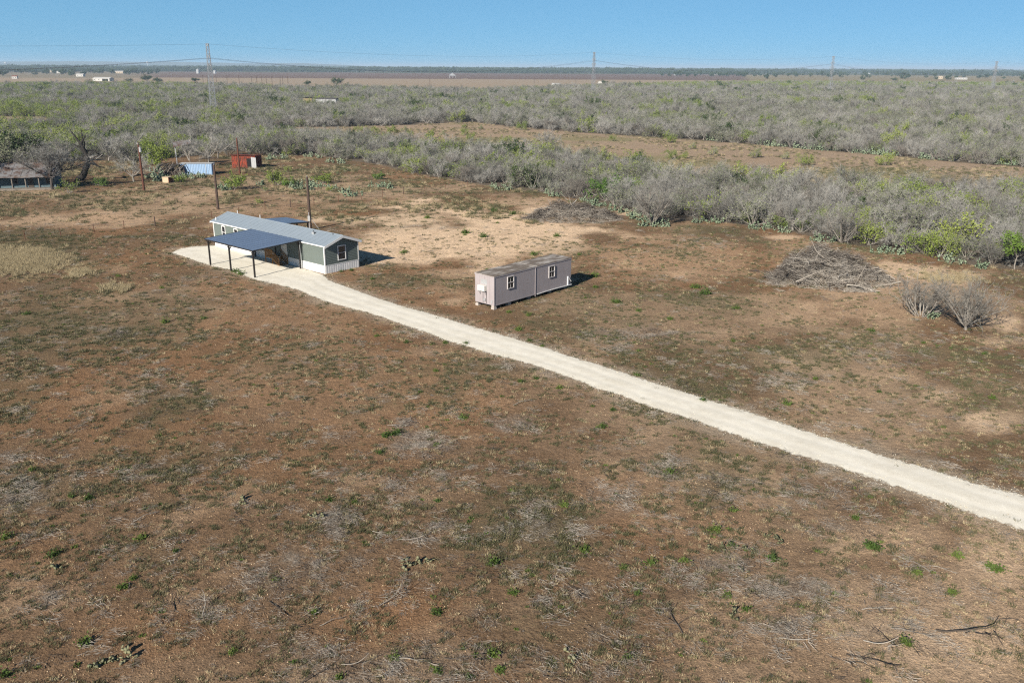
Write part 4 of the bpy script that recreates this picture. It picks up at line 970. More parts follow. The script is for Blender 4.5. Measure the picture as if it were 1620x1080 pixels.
class Plant:
    def __init__(s, seed): s.r = np.random.RandomState(seed); s.tv = []; s.tf = []; s.cv = []; s.cf = []; s.cm = []; s.lines = []
    def tube(s, P, rad, n=4):
        P = np.asarray(P); k = len(P); d = unit(np.gradient(P, axis=0)); ref = np.where(np.abs(d[:, 2:3]) < .9, [[0, 0, 1.]], [[1., 0, 0]])
        a = unit(np.cross(d, ref)); b = np.cross(a, d); t = np.arange(n) * 2 * np.pi / n
        ring = P[:, None] + (a[:, None] * np.cos(t)[None, :, None] + b[:, None] * np.sin(t)[None, :, None]) * np.asarray(rad)[:, None, None]
        o = sum(len(v) for v in s.tv); s.tv.append(ring.reshape(-1, 3)); i = np.arange(k - 1)[:, None] * n; j = np.arange(n)[None, :]; j2 = (j + 1) % n
        q = np.stack([i + j, i + j2, i + n + j2, i + n + j], -1).reshape(-1, 4) + o
        s.tf.append(np.concatenate([q[:, [0, 1, 2]], q[:, [0, 2, 3]]]))
    def limb(s, p, d, L, r0, r1, seg, up, wob, n=4, level=0):
        P = [np.array(p, float)]; d = unit(np.array(d, float))
        for i in range(seg):
            d = unit(d + s.r.normal(0, wob, 3) + np.array([0, 0, up])); P.append(P[-1] + d * L / seg)
        P = np.array(P); s.tube(P, np.linspace(r0, r1, seg + 1), n); s.lines.append((P, level, d)); return P
    def slivers(s, base, d, L, w, mi=0):
        "thin three-cornered twigs"
        base = np.asarray(base); n = len(base); perp = unit(np.cross(d, s.r.normal(size=(n, 3)))) * np.asarray(w).reshape(-1, 1) * .5
        V = np.stack([base - perp, base + perp, base + d * np.asarray(L).reshape(-1, 1)], 1).reshape(-1, 3)
        o = sum(len(v) for v in s.cv); s.cv.append(V); s.cf.append(np.arange(3 * n).reshape(-1, 3) + o); s.cm.append(np.full(n, mi))
    def leaves(s, c, size, mi=1, flat=0.0):
        c = np.asarray(c); n = len(c); a = unit(s.r.normal(size=(n, 3))); b = unit(np.cross(a, s.r.normal(size=(n, 3)) + [0, 0, flat])); sz = size * s.r.uniform(.6, 1.4, (n, 1))
        V = np.stack([c - a * sz, c + b * sz * .55, c + a * sz, c - b * sz * .55], 1).reshape(-1, 3)
        o = sum(len(v) for v in s.cv); s.cv.append(V); i = np.arange(n)[:, None] * 4
        s.cf.append(np.concatenate([i + [0, 1, 2], i + [0, 2, 3]]) + o); s.cm.append(np.full(2 * n, mi))
    def along(s, n, lev, tmin=.25):
        L = [(P, d) for P, l, d in s.lines if l in lev]; w = np.array([np.linalg.norm(P[-1] - P[0]) for P, d in L]); pick = s.r.choice(len(L), n, p=w / w.sum())
        out = np.zeros((n, 3)); dr = np.zeros((n, 3)); t = s.r.uniform(tmin, 1, n)
        for i, k in enumerate(pick):
            P, d = L[k]; f = t[i] * (len(P) - 1); a = min(int(f), len(P) - 2); out[i] = P[a] + (P[a + 1] - P[a]) * (f - a); dr[i] = P[a + 1] - P[a]
        return out, unit(dr)
    def meshes(s, name, tm, cms, joined=False):
        tv = np.concatenate(s.tv) if s.tv else np.zeros((0, 3)); tf = np.concatenate(s.tf) if s.tf else np.zeros((0, 3), int)
        cv = np.concatenate(s.cv); cf = np.concatenate(s.cf); cm = np.concatenate(s.cm)
        if joined:
            return np_mesh(name, np.concatenate([tv, cv]), np.concatenate([tf, cf + len(tv)]), [tm] + cms, np.concatenate([np.zeros(len(tf)), cm + 1]))
        return np_mesh(name + '_trunk', tv, tf, [tm]), np_mesh(name + '_crown', cv, cf, cms, cm)

def bush(seed, H=3.6, Rd=2.2, stems=7, twigs=1300, tl=.75, tw=.022, leaf=0, lsize=.09, lean=(.25, 1.15), r0=.06, trunk=0.0, n1=5, n2=3, flat_top=.0, spread_base=.25):
    p = Plant(seed); r = p.r
    base0 = np.zeros(3)
    if trunk:
        P = p.limb((0, 0, -.1), (r.normal(0, .15), r.normal(0, .15), 1), trunk, r0 * 1.7, r0 * 1.3, 3, .1, .12, 6, 9); base0 = P[-1]
    for i in range(stems):
        az = 2 * np.pi * (i + r.uniform(-.35, .35)) / stems; ti = r.uniform(*lean)
        d = np.array([math.cos(az) * math.sin(ti), math.sin(az) * math.sin(ti), math.cos(ti)])
        L = min((H - trunk) / max(.35, math.cos(ti)) * .78, Rd * 1.05 / max(.25, math.sin(ti))) * r.uniform(.75, 1.05)
        b = base0 + np.array([math.cos(az), math.sin(az), 0]) * (spread_base * r.uniform(.2, 1) if not trunk else 0.02); b[2] -= .08 if not trunk else .05
        P = p.limb(b, d, L, r0 * r.uniform(.7, 1.1), r0 * .32, 5, .06, .13, 5, 0)
        for k in range(n1):
            t = r.uniform(.25, .95); f = t * 5; a = min(int(f), 4); q = P[a] + (P[a + 1] - P[a]) * (f - a)
            dd = unit(unit(P[a + 1] - P[a]) + r.normal(0, .55, 3) + [0, 0, .15]); L1 = L * r.uniform(.28, .5) * (1.15 - .5 * t)
            Q = p.limb(q, dd, L1, r0 * .34, r0 * .14, 3, .03, .18, 3, 1)
            for m in range(n2):
                q2 = Q[r.randint(1, 4)]; d2 = unit(dd + r.normal(0, .7, 3) + [0, 0, .1]); p.limb(q2, d2, L1 * r.uniform(.4, .7), r0 * .16, r0 * .07, 2, .02, .2, 3, 2)
    b, d = p.along(twigs, (0, 1, 2), .35)
    d = unit(d * .7 + r.normal(0, .62, (twigs, 3)) + [0, 0, .12])
    L = tl * r.uniform(.4, 1.25, twigs)
    p.slivers(b, d, L, tw * r.uniform(.6, 1.4, twigs))
    if leaf:
        b, d = p.along(leaf, (1, 2), .2); b = b + unit(d + r.normal(0, 1.0, (leaf, 3))) * (tl * r.uniform(.05, 1.0, (leaf, 1))); b = b[b[:, 2] > .1]
        p.leaves(b, lsize)
    return p

KIND = {}   # kind -> list of (trunk mesh, crown mesh, joined mesh)
def add_kind(k, n, seed, tm, cms, **kw):
    KIND[k] = []
    for i in range(n):
        r = random.Random(seed + i); kk = dict(kw); kk['H'] = kw.get('H', 3.6) * r.uniform(.85, 1.2); kk['Rd'] = kw.get('Rd', 2.2) * r.uniform(.85, 1.2)
        p = bush(seed + i, **kk); t, c = p.meshes('%s_%02d' % (k, i), tm, cms); KIND[k].append((t, c, p.meshes('%s_joined_%02d' % (k, i), tm, cms, True)))
add_kind('grey', 7, 100, M_BARK, [M_TWIG], H=3.7, Rd=2.5, twigs=2300, stems=8)
add_kind('brown', 3, 130, M_BARK, [M_TWIGW], H=3.0, Rd=2.3, twigs=2100, stems=8)
add_kind('olive', 4, 150, M_BARK, [M_TWIG, M_OLIVE], H=3.5, Rd=2.4, twigs=1500, leaf=800, lsize=.10)
add_kind('green', 4, 170, M_BARK, [M_TWIG, M_GREEN], H=3.6, Rd=2.2, twigs=500, leaf=1700, lsize=.12)
add_kind('tuftgreen', 3, 180, M_BARK, [M_TWIG, M_GREEN], H=3.2, Rd=2.3, twigs=1000, leaf=750, lsize=.10)
add_kind('dark', 3, 190, M_DARKBARK, [M_TWIG, M_DKGREEN], H=4.2, Rd=2.6, twigs=150, leaf=2600, lsize=.16, stems=9)
add_kind('tall', 4, 210, M_BARK, [M_TWIG], H=5.4, Rd=3.4, twigs=2400, stems=5, trunk=1.0, r0=.10, n1=7, tl=.8)
add_kind('tree', 3, 230, M_DARKBARK, [M_DKGREEN, M_DKGREEN], H=7.5, Rd=5.0, twigs=200, leaf=1500, lsize=.42, stems=7, trunk=1.4, r0=.2, tl=1.4)

# ---- template collection + instancer for what nobody could count
def scatter(name, pts, rot, scl, idx, meshes, label):
    c = bpy.data.collections.new(name + '_templates')
    for i, me in enumerate(meshes):
        o = bpy.data.objects.new('%s_template_%03d' % (name, i), me); c.objects.link(o)
    me = bpy.data.meshes.new(name); me.vertices.add(len(pts)); me.vertices.foreach_set('co', np.asarray(pts, np.float32).ravel())
    for nm, ty, key, arr in (('rot', 'FLOAT_VECTOR', 'vector', rot), ('scl', 'FLOAT_VECTOR', 'vector', scl), ('idx', 'INT', 'value', idx)):
        a = me.attributes.new(nm, ty, 'POINT'); a.data.foreach_set(key, np.asarray(arr, np.int32 if ty == 'INT' else np.float32).ravel())
    o = link(name, me); tag(o, label, kind='stuff')
    ng = bpy.data.node_groups.new(name + '_scatter', 'GeometryNodeTree')
    ng.interface.new_socket('Geometry', in_out='INPUT', socket_type='NodeSocketGeometry'); ng.interface.new_socket('Geometry', in_out='OUTPUT', socket_type='NodeSocketGeometry')
    gi = ng.nodes.new('NodeGroupInput'); go = ng.nodes.new('NodeGroupOutput'); ci = ng.nodes.new('GeometryNodeCollectionInfo'); ip = ng.nodes.new('GeometryNodeInstanceOnPoints')
    ci.inputs['Collection'].default_value = c; ci.inputs['Separate Children'].default_value = True; ci.inputs['Reset Children'].default_value = True
    ip.inputs['Pick Instance'].default_value = True
    def na(nm, ty):
        n = ng.nodes.new('GeometryNodeInputNamedAttribute'); n.data_type = ty; n.inputs['Name'].default_value = nm; return n.outputs['Attribute']
    ng.links.new(gi.outputs[0], ip.inputs['Points']); ng.links.new(ci.outputs[0], ip.inputs['Instance'])
    ng.links.new(na('rot', 'FLOAT_VECTOR'), ip.inputs['Rotation']); ng.links.new(na('scl', 'FLOAT_VECTOR'), ip.inputs['Scale']); ng.links.new(na('idx', 'INT'), ip.inputs['Instance Index'])
    ng.links.new(ip.outputs[0], go.inputs[0])
    md = o.modifiers.new('scatter', 'NODES'); md.node_group = ng
    return o

def rz(n, r, tilt=.0): return np.stack([r.normal(0, tilt, n), r.normal(0, tilt, n), r.uniform(0, 2 * np.pi, n)], -1)
def sc3(s, r, sq=.15): return np.stack([s * r.uniform(1 - sq, 1 + sq, len(s)), s * r.uniform(1 - sq, 1 + sq, len(s)), s * r.uniform(1 - sq, 1 + sq, len(s))], -1)

def grid_points(x0, x1, y0, y1, step, r):
    gx, gy = np.meshgrid(np.arange(x0, x1, step), np.arange(y0, y1, step)); x = gx.ravel() + r.uniform(-.55, .55, gx.size) * step; y = gy.ravel() + r.uniform(-.55, .55, gx.size) * step
    return x, y
def in_view(x, y, m=25): return (np.abs(x) < .64 * y + m)

KEEP = [G(1030, 357), G(1330, 384), G(386, 262)]
HOMESTEAD = [tuple(G(*p)) for p in [(-60, 310), (-60, 262), (60, 258), (120, 254), (175, 252), (215, 262), (330, 262), (350, 262), (360, 255), (415, 252), (420, 268), (360, 320)]]
STRUCT_XY = [(G(487, 168), 7), (G(516, 168), 10), (G(112, 160), 9), (G(879, 136.2), 14), (G(949, 135.6), 8)]

# ---- the near belt: individual shrubs, then the rest of the thicket as one mass
rb = np.random.RandomState(11)
x, y = grid_points(-150, 190, 90, 330, 3.05, rb)
k = inpoly(x, y, BELT_W) & (fbm(x, y, 9, 3, 40) > .27) & in_view(x, y, 15); x, y = x[k], y[k]
def choose_kind(x, y, r):
    n = len(x); u = r.rand(n); g = fbm(x, y, 45, 3, 41); g2 = fbm(x, y, 14, 3, 42); px, py = PX(x, y); dist = np.hypot(x, y)
    kinds = np.full(n, 'grey', dtype=object)
    gl = np.clip((560 - px) / 2600, 0, .20) * (py > 140)       # greener towards the left
    gl = gl + .30 * ((py < 140) & ((px < 330) | (px > 1000)))  # pale green belt where the thicket ends
    kinds[u < .12] = 'brown'; kinds[(u > .12) & (u < .12 + .62 * sstep(.35, .6, g2))] = 'olive'
    pg = .03 + .15 * sstep(.52, .68, g) + gl * (.25 + 1.5 * sstep(.4, .6, g2))
    u2 = r.rand(n); kinds[u2 < pg] = 'green'; kinds[(u2 >= pg) & (u2 < pg * 1.9)] = 'tuftgreen'
    u3 = r.rand(n); kinds[u3 < .012] = 'dark'; kinds[(u3 > .012) & (u3 < .045)] = 'tall'
    return kinds
kinds = choose_kind(x, y, rb)
px_, py_ = PX(x, y); seen = (px_ > -30) & (px_ < 1650)
score = np.hypot(x, y) + np.where(seen, 0, 900)
order = np.argsort(score); x, y, kinds = x[order], y[order], kinds[order]
LBL = {'grey': ('mesquite_shrub', 'bare grey mesquite shrub in the thicket along the clearing', 'bare grey shrubs of the thicket'),
       'brown': ('brush_shrub', 'bare brownish shrub in the thicket along the clearing', 'bare brownish shrubs of the thicket'),
       'olive': ('blackbrush_shrub', 'grey-green shrub in the thicket along the clearing', 'grey-green shrubs of the thicket'),
       'green': ('huisache_shrub', 'bright spring-green shrub in the thicket along the clearing', 'bright green shrubs of the thicket'),
       'tuftgreen': ('budding_shrub', 'grey shrub flecked green in the thicket along the clearing', 'budding shrubs of the thicket'),
       'dark': ('evergreen_shrub', 'dark evergreen shrub in the thicket along the clearing', 'dark evergreens of the thicket'),
       'tall': ('mesquite_tree', 'bare mesquite tree in the thicket along the clearing', 'tall bare trees of the thicket')}
FRONT_W = np.array([G(*p) for p in BELT_NEAR])
def front_dist(x, y):
    best = 1e9
    for a, b in zip(FRONT_W[:-1], FRONT_W[1:]):
        d = b - a; t = min(1, max(0, ((x - a[0]) * d[0] + (y - a[1]) * d[1]) / (d @ d))); best = min(best, math.hypot(x - a[0] - t * d[0], y - a[1] - t * d[1]))
    return best
def where_in_thicket(x, y):
    px, py = PX(np.array([x]), np.array([y])); px = px[0]; fd = front_dist(x, y)
    row = 'at the thicket front' if fd < 3.2 else ('just inside the thicket' if fd < 9 else 'deep in the thicket')
    land = 'beyond the rusty red shed' if px < 520 else ('beyond the pale bare patch' if px < 800 else ('behind the long low brush heap' if px < 1010 else ('behind the wide bare mesquite tree' if px < 1180 else ('behind the big brush pile' if px < 1400 else 'beyond the two lone bare mesquites'))))
    return row, land
def plant(kind, var, xy, s, rot, name, label, cat, group=None):
    t, c, j = KIND[kind][var % len(KIND[kind])]
    e = empty(name, (xy[0], xy[1], 0), rot, label, cat, group); e.scale = (s[0], s[1], s[2])
    for nm, me in (('trunk', t), ('crown', c)):
        o = bpy.data.objects.new(nm, me); COL.objects.link(o); o.parent = e
    return e
cnt = {}; used = np.zeros(len(x), bool)
for i in range(len(x)):
    kd = kinds[i]
    lim = 300 if kd == 'grey' else 80
    if cnt.get(kd, 0) >= lim or i > 620: continue
    if np.hypot(x[i] - 21.3, y[i] - 130) < 4.5: used[i] = True; continue
    cnt[kd] = cnt.get(kd, 0) + 1; used[i] = True
    s = rb.uniform(.55, 1.30); nm, lb, gp = LBL[kd]; row, land = where_in_thicket(x[i], y[i]); lb = ('low ' if s < .78 else ('large ' if s > 1.1 else 'mid-sized ')) + lb.replace(' in the thicket along the clearing', '') + ' ' + row + ' ' + land
    plant(kd, rb.randint(99), (x[i], y[i]), (s * rb.uniform(.9, 1.15), s * rb.uniform(.9, 1.15), s * rb.uniform(.85, 1.1)), rb.uniform(0, 6.28), nm, lb, 'tree' if kd == 'tall' else 'shrub', gp)

KL = ['grey', 'brown', 'olive', 'green', 'tuftgreen', 'dark', 'tall']; OFF = {}; TM = []
for kd in KL: OFF[kd] = len(TM); TM += [j for t, c, j in KIND[kd]]
def kidx(kinds, r): return np.array([OFF[k] + r.randint(len(KIND[k])) for k in kinds])
xr, yr, kr = x[~used], y[~used], kinds[~used]
# left and far thicket
parts = [(xr, yr, kr, np.ones(len(xr)))]
for y0, y1, st, sc_ in ((150, 420, 3.3, 1.05), (420, 800, 4.6, 1.15), (800, 1500, 6.0, 1.15)):
    x, y = grid_points(-1000, 1000, y0, y1, st, rb)
    k = in_view(x, y, 20); x, y = x[k], y[k]
    k = (inpoly(x, y, FARB_W) | inpoly(x, y, LEFT_W)) & ~inpoly(x, y, CLEAR_W) & ~inpoly(x, y, HOMESTEAD) & ~inpoly(x, y, STRIP_W) & ~inpoly(x, y, BELT_W)
    k &= fbm(x, y, 16, 3, 44) > .27
    for (c, rr) in STRUCT_XY: k &= ~((np.abs(x - c[0]) < rr) & (y > c[1] - rr * 2.2) & (y < c[1] + rr * .6))
    x, y = x[k], y[k]; parts.append((x, y, choose_kind(x, y, rb), np.full(len(x), sc_)))
X = np.concatenate([p[0] for p in parts]); Y = np.concatenate([p[1] for p in parts]); K = np.concatenate([p[2] for p in parts]); S = np.concatenate([p[3] for p in parts])
n = len(X); S = S * rb.uniform(.55, 1.3, n) * (.75 + .5 * fbm(X, Y, 30, 3, 45))
scatter('brush_thicket', np.stack([X, Y, np.zeros(n)], -1), rz(n, rb), sc3(S, rb), kidx(K, rb), TM, 'grey leafless brush thicket with flecks of spring green stretching to the far fields')
print('thicket', n)
# far woodland
x, y = grid_points(-9000, 9000, 1500, 9500, 26, rb)
keep = in_view(x, y, 100); x, y = x[keep], y[keep]
px_, py_ = PX(x, y); pyc = py_ - (px_ - 810) * .0049
dens = np.where(pyc < 116.2, .62, 0.0); dens = np.where((pyc >= 116.2) & (pyc < 124) & (px_ < 250), np.where(pyc < 119.5, .34, .05), dens); dens = np.where((pyc >= 113.5) & (pyc < 126) & (px_ > 1160), np.where(pyc < 117.5, .10, .03), dens)
dens = np.where((pyc >= 116.2) & (pyc < 120.5) & (px_ > 1040) & (px_ < 1180), .10, dens)
k = rb.rand(len(x)) < dens * sstep(.34, .5, fbm(x, y, 240, 3, 47)) * 1.25 * np.where(y > 5000, .5, 1)
x, y = x[k], y[k]; n = len(x); print('woods', n)
scatter('far_woodland', np.stack([x, y, np.full(n, -.5)], -1), rz(n, rb), sc3(rb.uniform(.9, 1.9, n) * np.where(y > 4000, 1.5, 1.0), rb), rb.randint(0, 3, n), [j for t, c, j in KIND['tree']], 'dark distant woodland along the horizon')
# ------------------------------------------------------------------ hero trees
def hero(px, label, seed, name='mesquite_tree', tm=None, cms=None, cat='tree', rot=0.0, **kw):
    b = G(*px); p = bush(seed, **kw); t, c = p.meshes(name + '_%d' % seed, tm or M_BARK, cms or [M_TWIG])
    e = empty(name, (b[0], b[1], 0), rot, label, cat)
    for nm, me in (('trunk', t), ('crown', c)):
        o = bpy.data.objects.new(nm, me); COL.objects.link(o); o.parent = e
    return e
hero((1528, 522), 'bare grey mesquite fanning out from one low trunk, nearest the driveway', 901, H=4.9, Rd=3.4, stems=18, twigs=4200, tl=.8, tw=.013, r0=.085, trunk=.5, lean=(.1, .95), n1=7, n2=4)
hero((1458, 500), 'bare grey mesquite with a prickly pear clump at its foot', 902, H=4.2, Rd=3.4, stems=15, twigs=3600, tl=.8, tw=.013, r0=.075, lean=(.15, .95), n1=7, n2=4, spread_base=.6)
hero((1030, 357), 'wide bare grey mesquite tree standing proud of the thicket beside the long brush pile', 903, H=6.6, Rd=5.2, stems=14, twigs=4200, tl=.95, tw=.018, r0=.12, trunk=.5, lean=(.15, 1.0), n1=8, n2=4)
hero((1332, 384), 'bare mesquite with pale spreading stems at the thicket edge behind the big brush pile', 904, H=5.0, Rd=4.4, stems=12, twigs=3400, tl=.85, tw=.018, r0=.1, lean=(.2, 1.1), n1=7, n2=4)
hero((83, 300), 'big bare grey tree rising behind the end of the old farmhouse', 905, H=9.5, Rd=7.0, stems=9, twigs=7500, tl=1.1, tw=.026, r0=.16, trunk=2.4, lean=(.25, 1.15), n1=9, n2=4, tm=M_DARKBARK)
hero((30, 262), 'dark evergreen tree behind the old farmhouse', 906, name='live_oak', cms=[M_DKGREEN, M_DKGREEN], tm=M_DARKBARK, H=8.0, Rd=6.5, stems=7, twigs=300, leaf=4200, lsize=.22, r0=.2, trunk=1.5, tl=1.2)
hero((-4, 296), 'dark oak overhanging the roof of the old farmhouse', 915, name='live_oak', cms=[M_TWIGW, M_OLIVE], tm=M_DARKBARK, H=9.0, Rd=7.5, stems=8, twigs=3500, leaf=4200, lsize=.16, r0=.22, trunk=2.2, tl=1.1)
hero((212, 288), 'bare pale tree beside the transformer pole', 907, H=7.2, Rd=4.6, stems=6, twigs=2600, tl=1.0, tw=.022, r0=.11, trunk=1.2, n1=7, n2=3)
hero((330, 262), 'pale forked bare tree right behind the blue container', 908, H=7.0, Rd=5.5, stems=8, twigs=3600, tl=1.0, tw=.024, r0=.14, trunk=1.8, n1=8, n2=4)
hero((252, 262), 'tall yellow-green leafy tree behind the collapsed shed', 909, name='huisache_tree', cms=[M_TWIG, M_GREEN], H=6.0, Rd=3.8, stems=9, twigs=700, leaf=3800, lsize=.15, tl=.8)
hero((960, 318), 'rounded vivid green shrub at the thicket edge behind the long brush pile', 910, name='huisache_shrub', cms=[M_TWIG, M_VIVID], cat='shrub', H=4.3, Rd=4.4, stems=11, twigs=700, leaf=4200, lsize=.14, tl=.8)
hero((1605, 425), 'small vivid green tree at the right end of the thicket edge', 911, name='huisache_tree', cms=[M_TWIG, M_VIVID], H=5.2, Rd=3.4, stems=7, twigs=300, leaf=2600, lsize=.13, trunk=1.6, tl=.6)
hero((370, 300), 'yellow-green shrub on open ground in front of the rusty red shed', 912, name='huisache_shrub', cms=[M_TWIG, M_GREEN], cat='shrub', H=3.4, Rd=2.0, stems=9, twigs=300, leaf=1900, lsize=.12, tl=.6)
hero((438, 293), 'yellow-green shrub among cactus in the pasture beyond the mobile home', 913, name='huisache_shrub', cms=[M_TWIG, M_GREEN], cat='shrub', H=3.0, Rd=2.4, stems=9, twigs=300, leaf=1700, lsize=.12, tl=.6)
hero((512, 290), 'low yellow-green shrub to the right of the pasture cactus patch', 914, name='huisache_shrub', cms=[M_TWIG, M_GREEN], cat='shrub', H=2.2, Rd=2.4, stems=9, twigs=250, leaf=1300, lsize=.11, tl=.5)
hero((455, 296), 'small vivid green bush close to the pasture cactus patch', 916, name='bush', cms=[M_TWIG, M_VIVID], cat='shrub', H=1.4, Rd=1.7, stems=8, twigs=100, leaf=900, lsize=.11, tl=.4)
hero((600, 284), 'low vivid green bush on the bare red strip before the thicket', 917, name='bush', cms=[M_TWIG, M_VIVID], cat='shrub', H=1.3, Rd=1.9, stems=8, twigs=150, leaf=900, lsize=.11, tl=.4)
hero((110, 305), 'small dry yellowish bush below the leaning dead tree', 918, name='bush', cms=[M_TWIG, M_GREEN], cat='shrub', H=2.0, Rd=1.9, stems=8, twigs=400, leaf=600, lsize=.10, tl=.5)
hero((163, 295), 'vivid green bush between the dead tree and the transformer pole', 919, name='bush', cms=[M_TWIG, M_VIVID], cat='shrub', H=1.8, Rd=1.7, stems=8, twigs=200, leaf=900, lsize=.11, tl=.5)
hero((285, 288), 'small yellow-green bush next to the masonry cistern', 920, name='bush', cms=[M_TWIG, M_GREEN], cat='shrub', H=1.5, Rd=1.3, stems=8, twigs=100, leaf=800, lsize=.10, tl=.4)
for i, px in enumerate([(432, 285), (545, 271), (410, 322), (522, 303), (536, 276), (455, 272), (420, 303)]):
    k = ['green', 'tuftgreen', 'green', 'green', 'tuftgreen', 'green', 'tuftgreen'][i]; s = [.38, .4, .3, .33, .3, .4, .4][i]
    plant(k, i, G(*px), (s, s, s * .9), i * 1.3, 'huisache_seedling', 'knee-high green huisache seedling on the grazed pasture beyond the fence', 'shrub', 'huisache seedlings beyond the fence')
# young green shrubs scattered over the field strip
for i, px in enumerate([(590, 214), (598, 210), (622, 212), (650, 216), (560, 216), (571, 212), (680, 219), (700, 215), (610, 218), (735, 214), (640, 209), (745, 222), (803, 226), (760, 205), (735, 203), (1060, 226), (1095, 236), (1064, 252), (1082, 251), (1128, 246), (825, 206), (968, 223), (1195, 250), (1400, 262), (1275, 262), (1242, 252)]):
    k = ['green', 'tuftgreen', 'green'][i % 3]; s = random.Random(i).uniform(.45, .95)
    plant(k, i, G(*px), (s, s, s), i * 2.1, 'young_huisache', 'young green shrub standing alone on the grassy strip between the two thickets', 'shrub', 'young shrubs on the grassy strip')
for i, (px, s) in enumerate([((533, 132.5), 2.0), ((233, 128), 2.2), ((308, 130.5), 1.5), ((1253, 158), 1.2), ((1096, 168), 1.4), ((640, 147), 1.2), ((700, 150), 1.1), ((955, 133), 1.3), ((250, 130), 1.6), ((205, 130), 1.3), ((1415, 128), 1.6), ((487, 134), 1.3), ((1180, 170), .8), ((1330, 171), .8)]):
    LB = ['rounded dark oak at the near edge of the pale field', 'large dark oak to the right of the long white barn', 'flat-topped dark oak beside the left pylon', 'compact dark green cedar in the right-hand thicket', 'dark bare-crowned oak in the middle of the right-hand thicket', 'dark oak in the thicket beyond the metal barn', 'second dark oak beyond the metal barn, closer to the grassy strip', 'dark oak just right of the middle pylon', 'dark oak leaning on the large oak by the barn', 'small dark oak at the right corner of the long white barn', 'dark oak clump where the right thicket meets the tan field', 'grey oak at the thicket end near the row of field poles', 'low dark cedar left of the compact cedar', 'low dark cedar right of the compact cedar']
    plant('dark' if i not in (2,) else 'tree', i, G(*px), (s * 1.5 if i != 2 else 1.2, s * 1.5 if i != 2 else 1.2, s if i != 2 else .9), i * 1.1, 'dark_oak' if 'oak' in LB[i] else 'cedar_tree', LB[i], 'tree')

M_DEADBLACK = plantmat('black_dead_bark', (0.022, 0.020, 0.019), (0.03, 0.027, 0.025))
for i, (px, kd, s) in enumerate([((62, 258), 'tall', 1.25), ((100, 252), 'tall', 1.1), ((172, 256), 'tall', 1.2), ((190, 250), 'grey', 1.5), ((205, 256), 'tall', 1.0), ((300, 254), 'tall', 1.15), ((345, 250), 'tall', 1.2), ((362, 246), 'grey', 1.6), ((395, 247), 'tall', 1.1), ((412, 246), 'olive', 1.5), ((432, 245), 'grey', 1.5), ((455, 246), 'brown', 1.6), ((110, 247), 'green', 1.4), ((150, 246), 'tuftgreen', 1.5), ((225, 250), 'green', 1.5), ((20, 250), 'olive', 1.8)]):
    lbl = ['tall bare grey tree directly behind the old farmhouse', 'tall bare tree between the farmhouse and the leaning dead tree', 'tall bare tree right of the leaning dead tree', 'round grey shrub left of the transformer pole', 'slim bare tree behind the transformer pole', 'bare tree behind the tilted rusty canopy', 'tall bare tree between the blue container and the red shed', 'round grey shrub just left of the red shed', 'tall bare tree directly behind the red shed', 'grey-green shrub touching the right end of the red shed', 'grey shrub above the cactus right of the red shed', 'dense brownish shrub farther right of the red shed', 'bright green tree behind the leaning dead tree', 'green-flecked tree right behind the fallen white boards', 'bright green tree left of the tall yellow-green homestead tree', 'dense grey-green tree at the back of the old farmhouse'][i]
    plant(kd, i, G(*px), (s, s, s), i * 1.7, 'homestead_tree', lbl, 'tree')
def dead_tree():
    b = G(123, 286); root = empty('dead_tree', (b[0], b[1], 0), 0, 'leaning black dead tree with crooked bare limbs beside the old farmhouse', 'tree')
    p = Plant(77); p.limb((0, 0, -.2), (.55, .0, 1), 4.2, .62, .44, 8, -.01, .16, 7, 0); A = p.lines[0][0]
    p.limb(A[-1], (.25, 0, 1), 3.4, .43, .24, 5, .02, .15, 6, 0); B = p.lines[1][0]
    p.limb(B[-1], (.9, .1, .8), 1.6, .2, .08, 4, .1, .2, 5, 1); p.limb(B[-1], (-1.0, .2, .75), 2.8, .2, .07, 5, .05, .2, 5, 1); p.limb(B[-2], (.05, 0, 1), 2.8, .15, .05, 4, .05, .12, 5, 1)
    for d, q in (((1, -.2, .35), B[2]), ((1, .4, .2), B[3]), ((1.1, 0, -.05), B[1]), ((1, -.1, .6), B[2]), ((1, .1, .25), B[0]), ((-1, 0, .5), B[2]), ((-1, .3, .2), B[1]), ((.9, -.5, .5), B[4]), ((-.9, -.4, .35), B[3])):
        p.limb(q, d, p.r.uniform(2.2, 3.4), .19, .06, 5, -.02, .22, 5, 1)
    b_, d_ = p.along(260, (1,), .3); d_ = unit(d_ + p.r.normal(0, .6, (260, 3))); p.slivers(b_, d_, p.r.uniform(.4, 1.2, 260), .03 * np.ones(260))
    root.scale = (1.2, 1.2, 1.25)
    t, c = p.meshes('dead_tree', M_DEADBLACK, [M_DEADBLACK])
    for nm, me in (('trunk', t), ('crown', c)):
        o = bpy.data.objects.new(nm, me); COL.objects.link(o); o.parent = root
dead_tree()

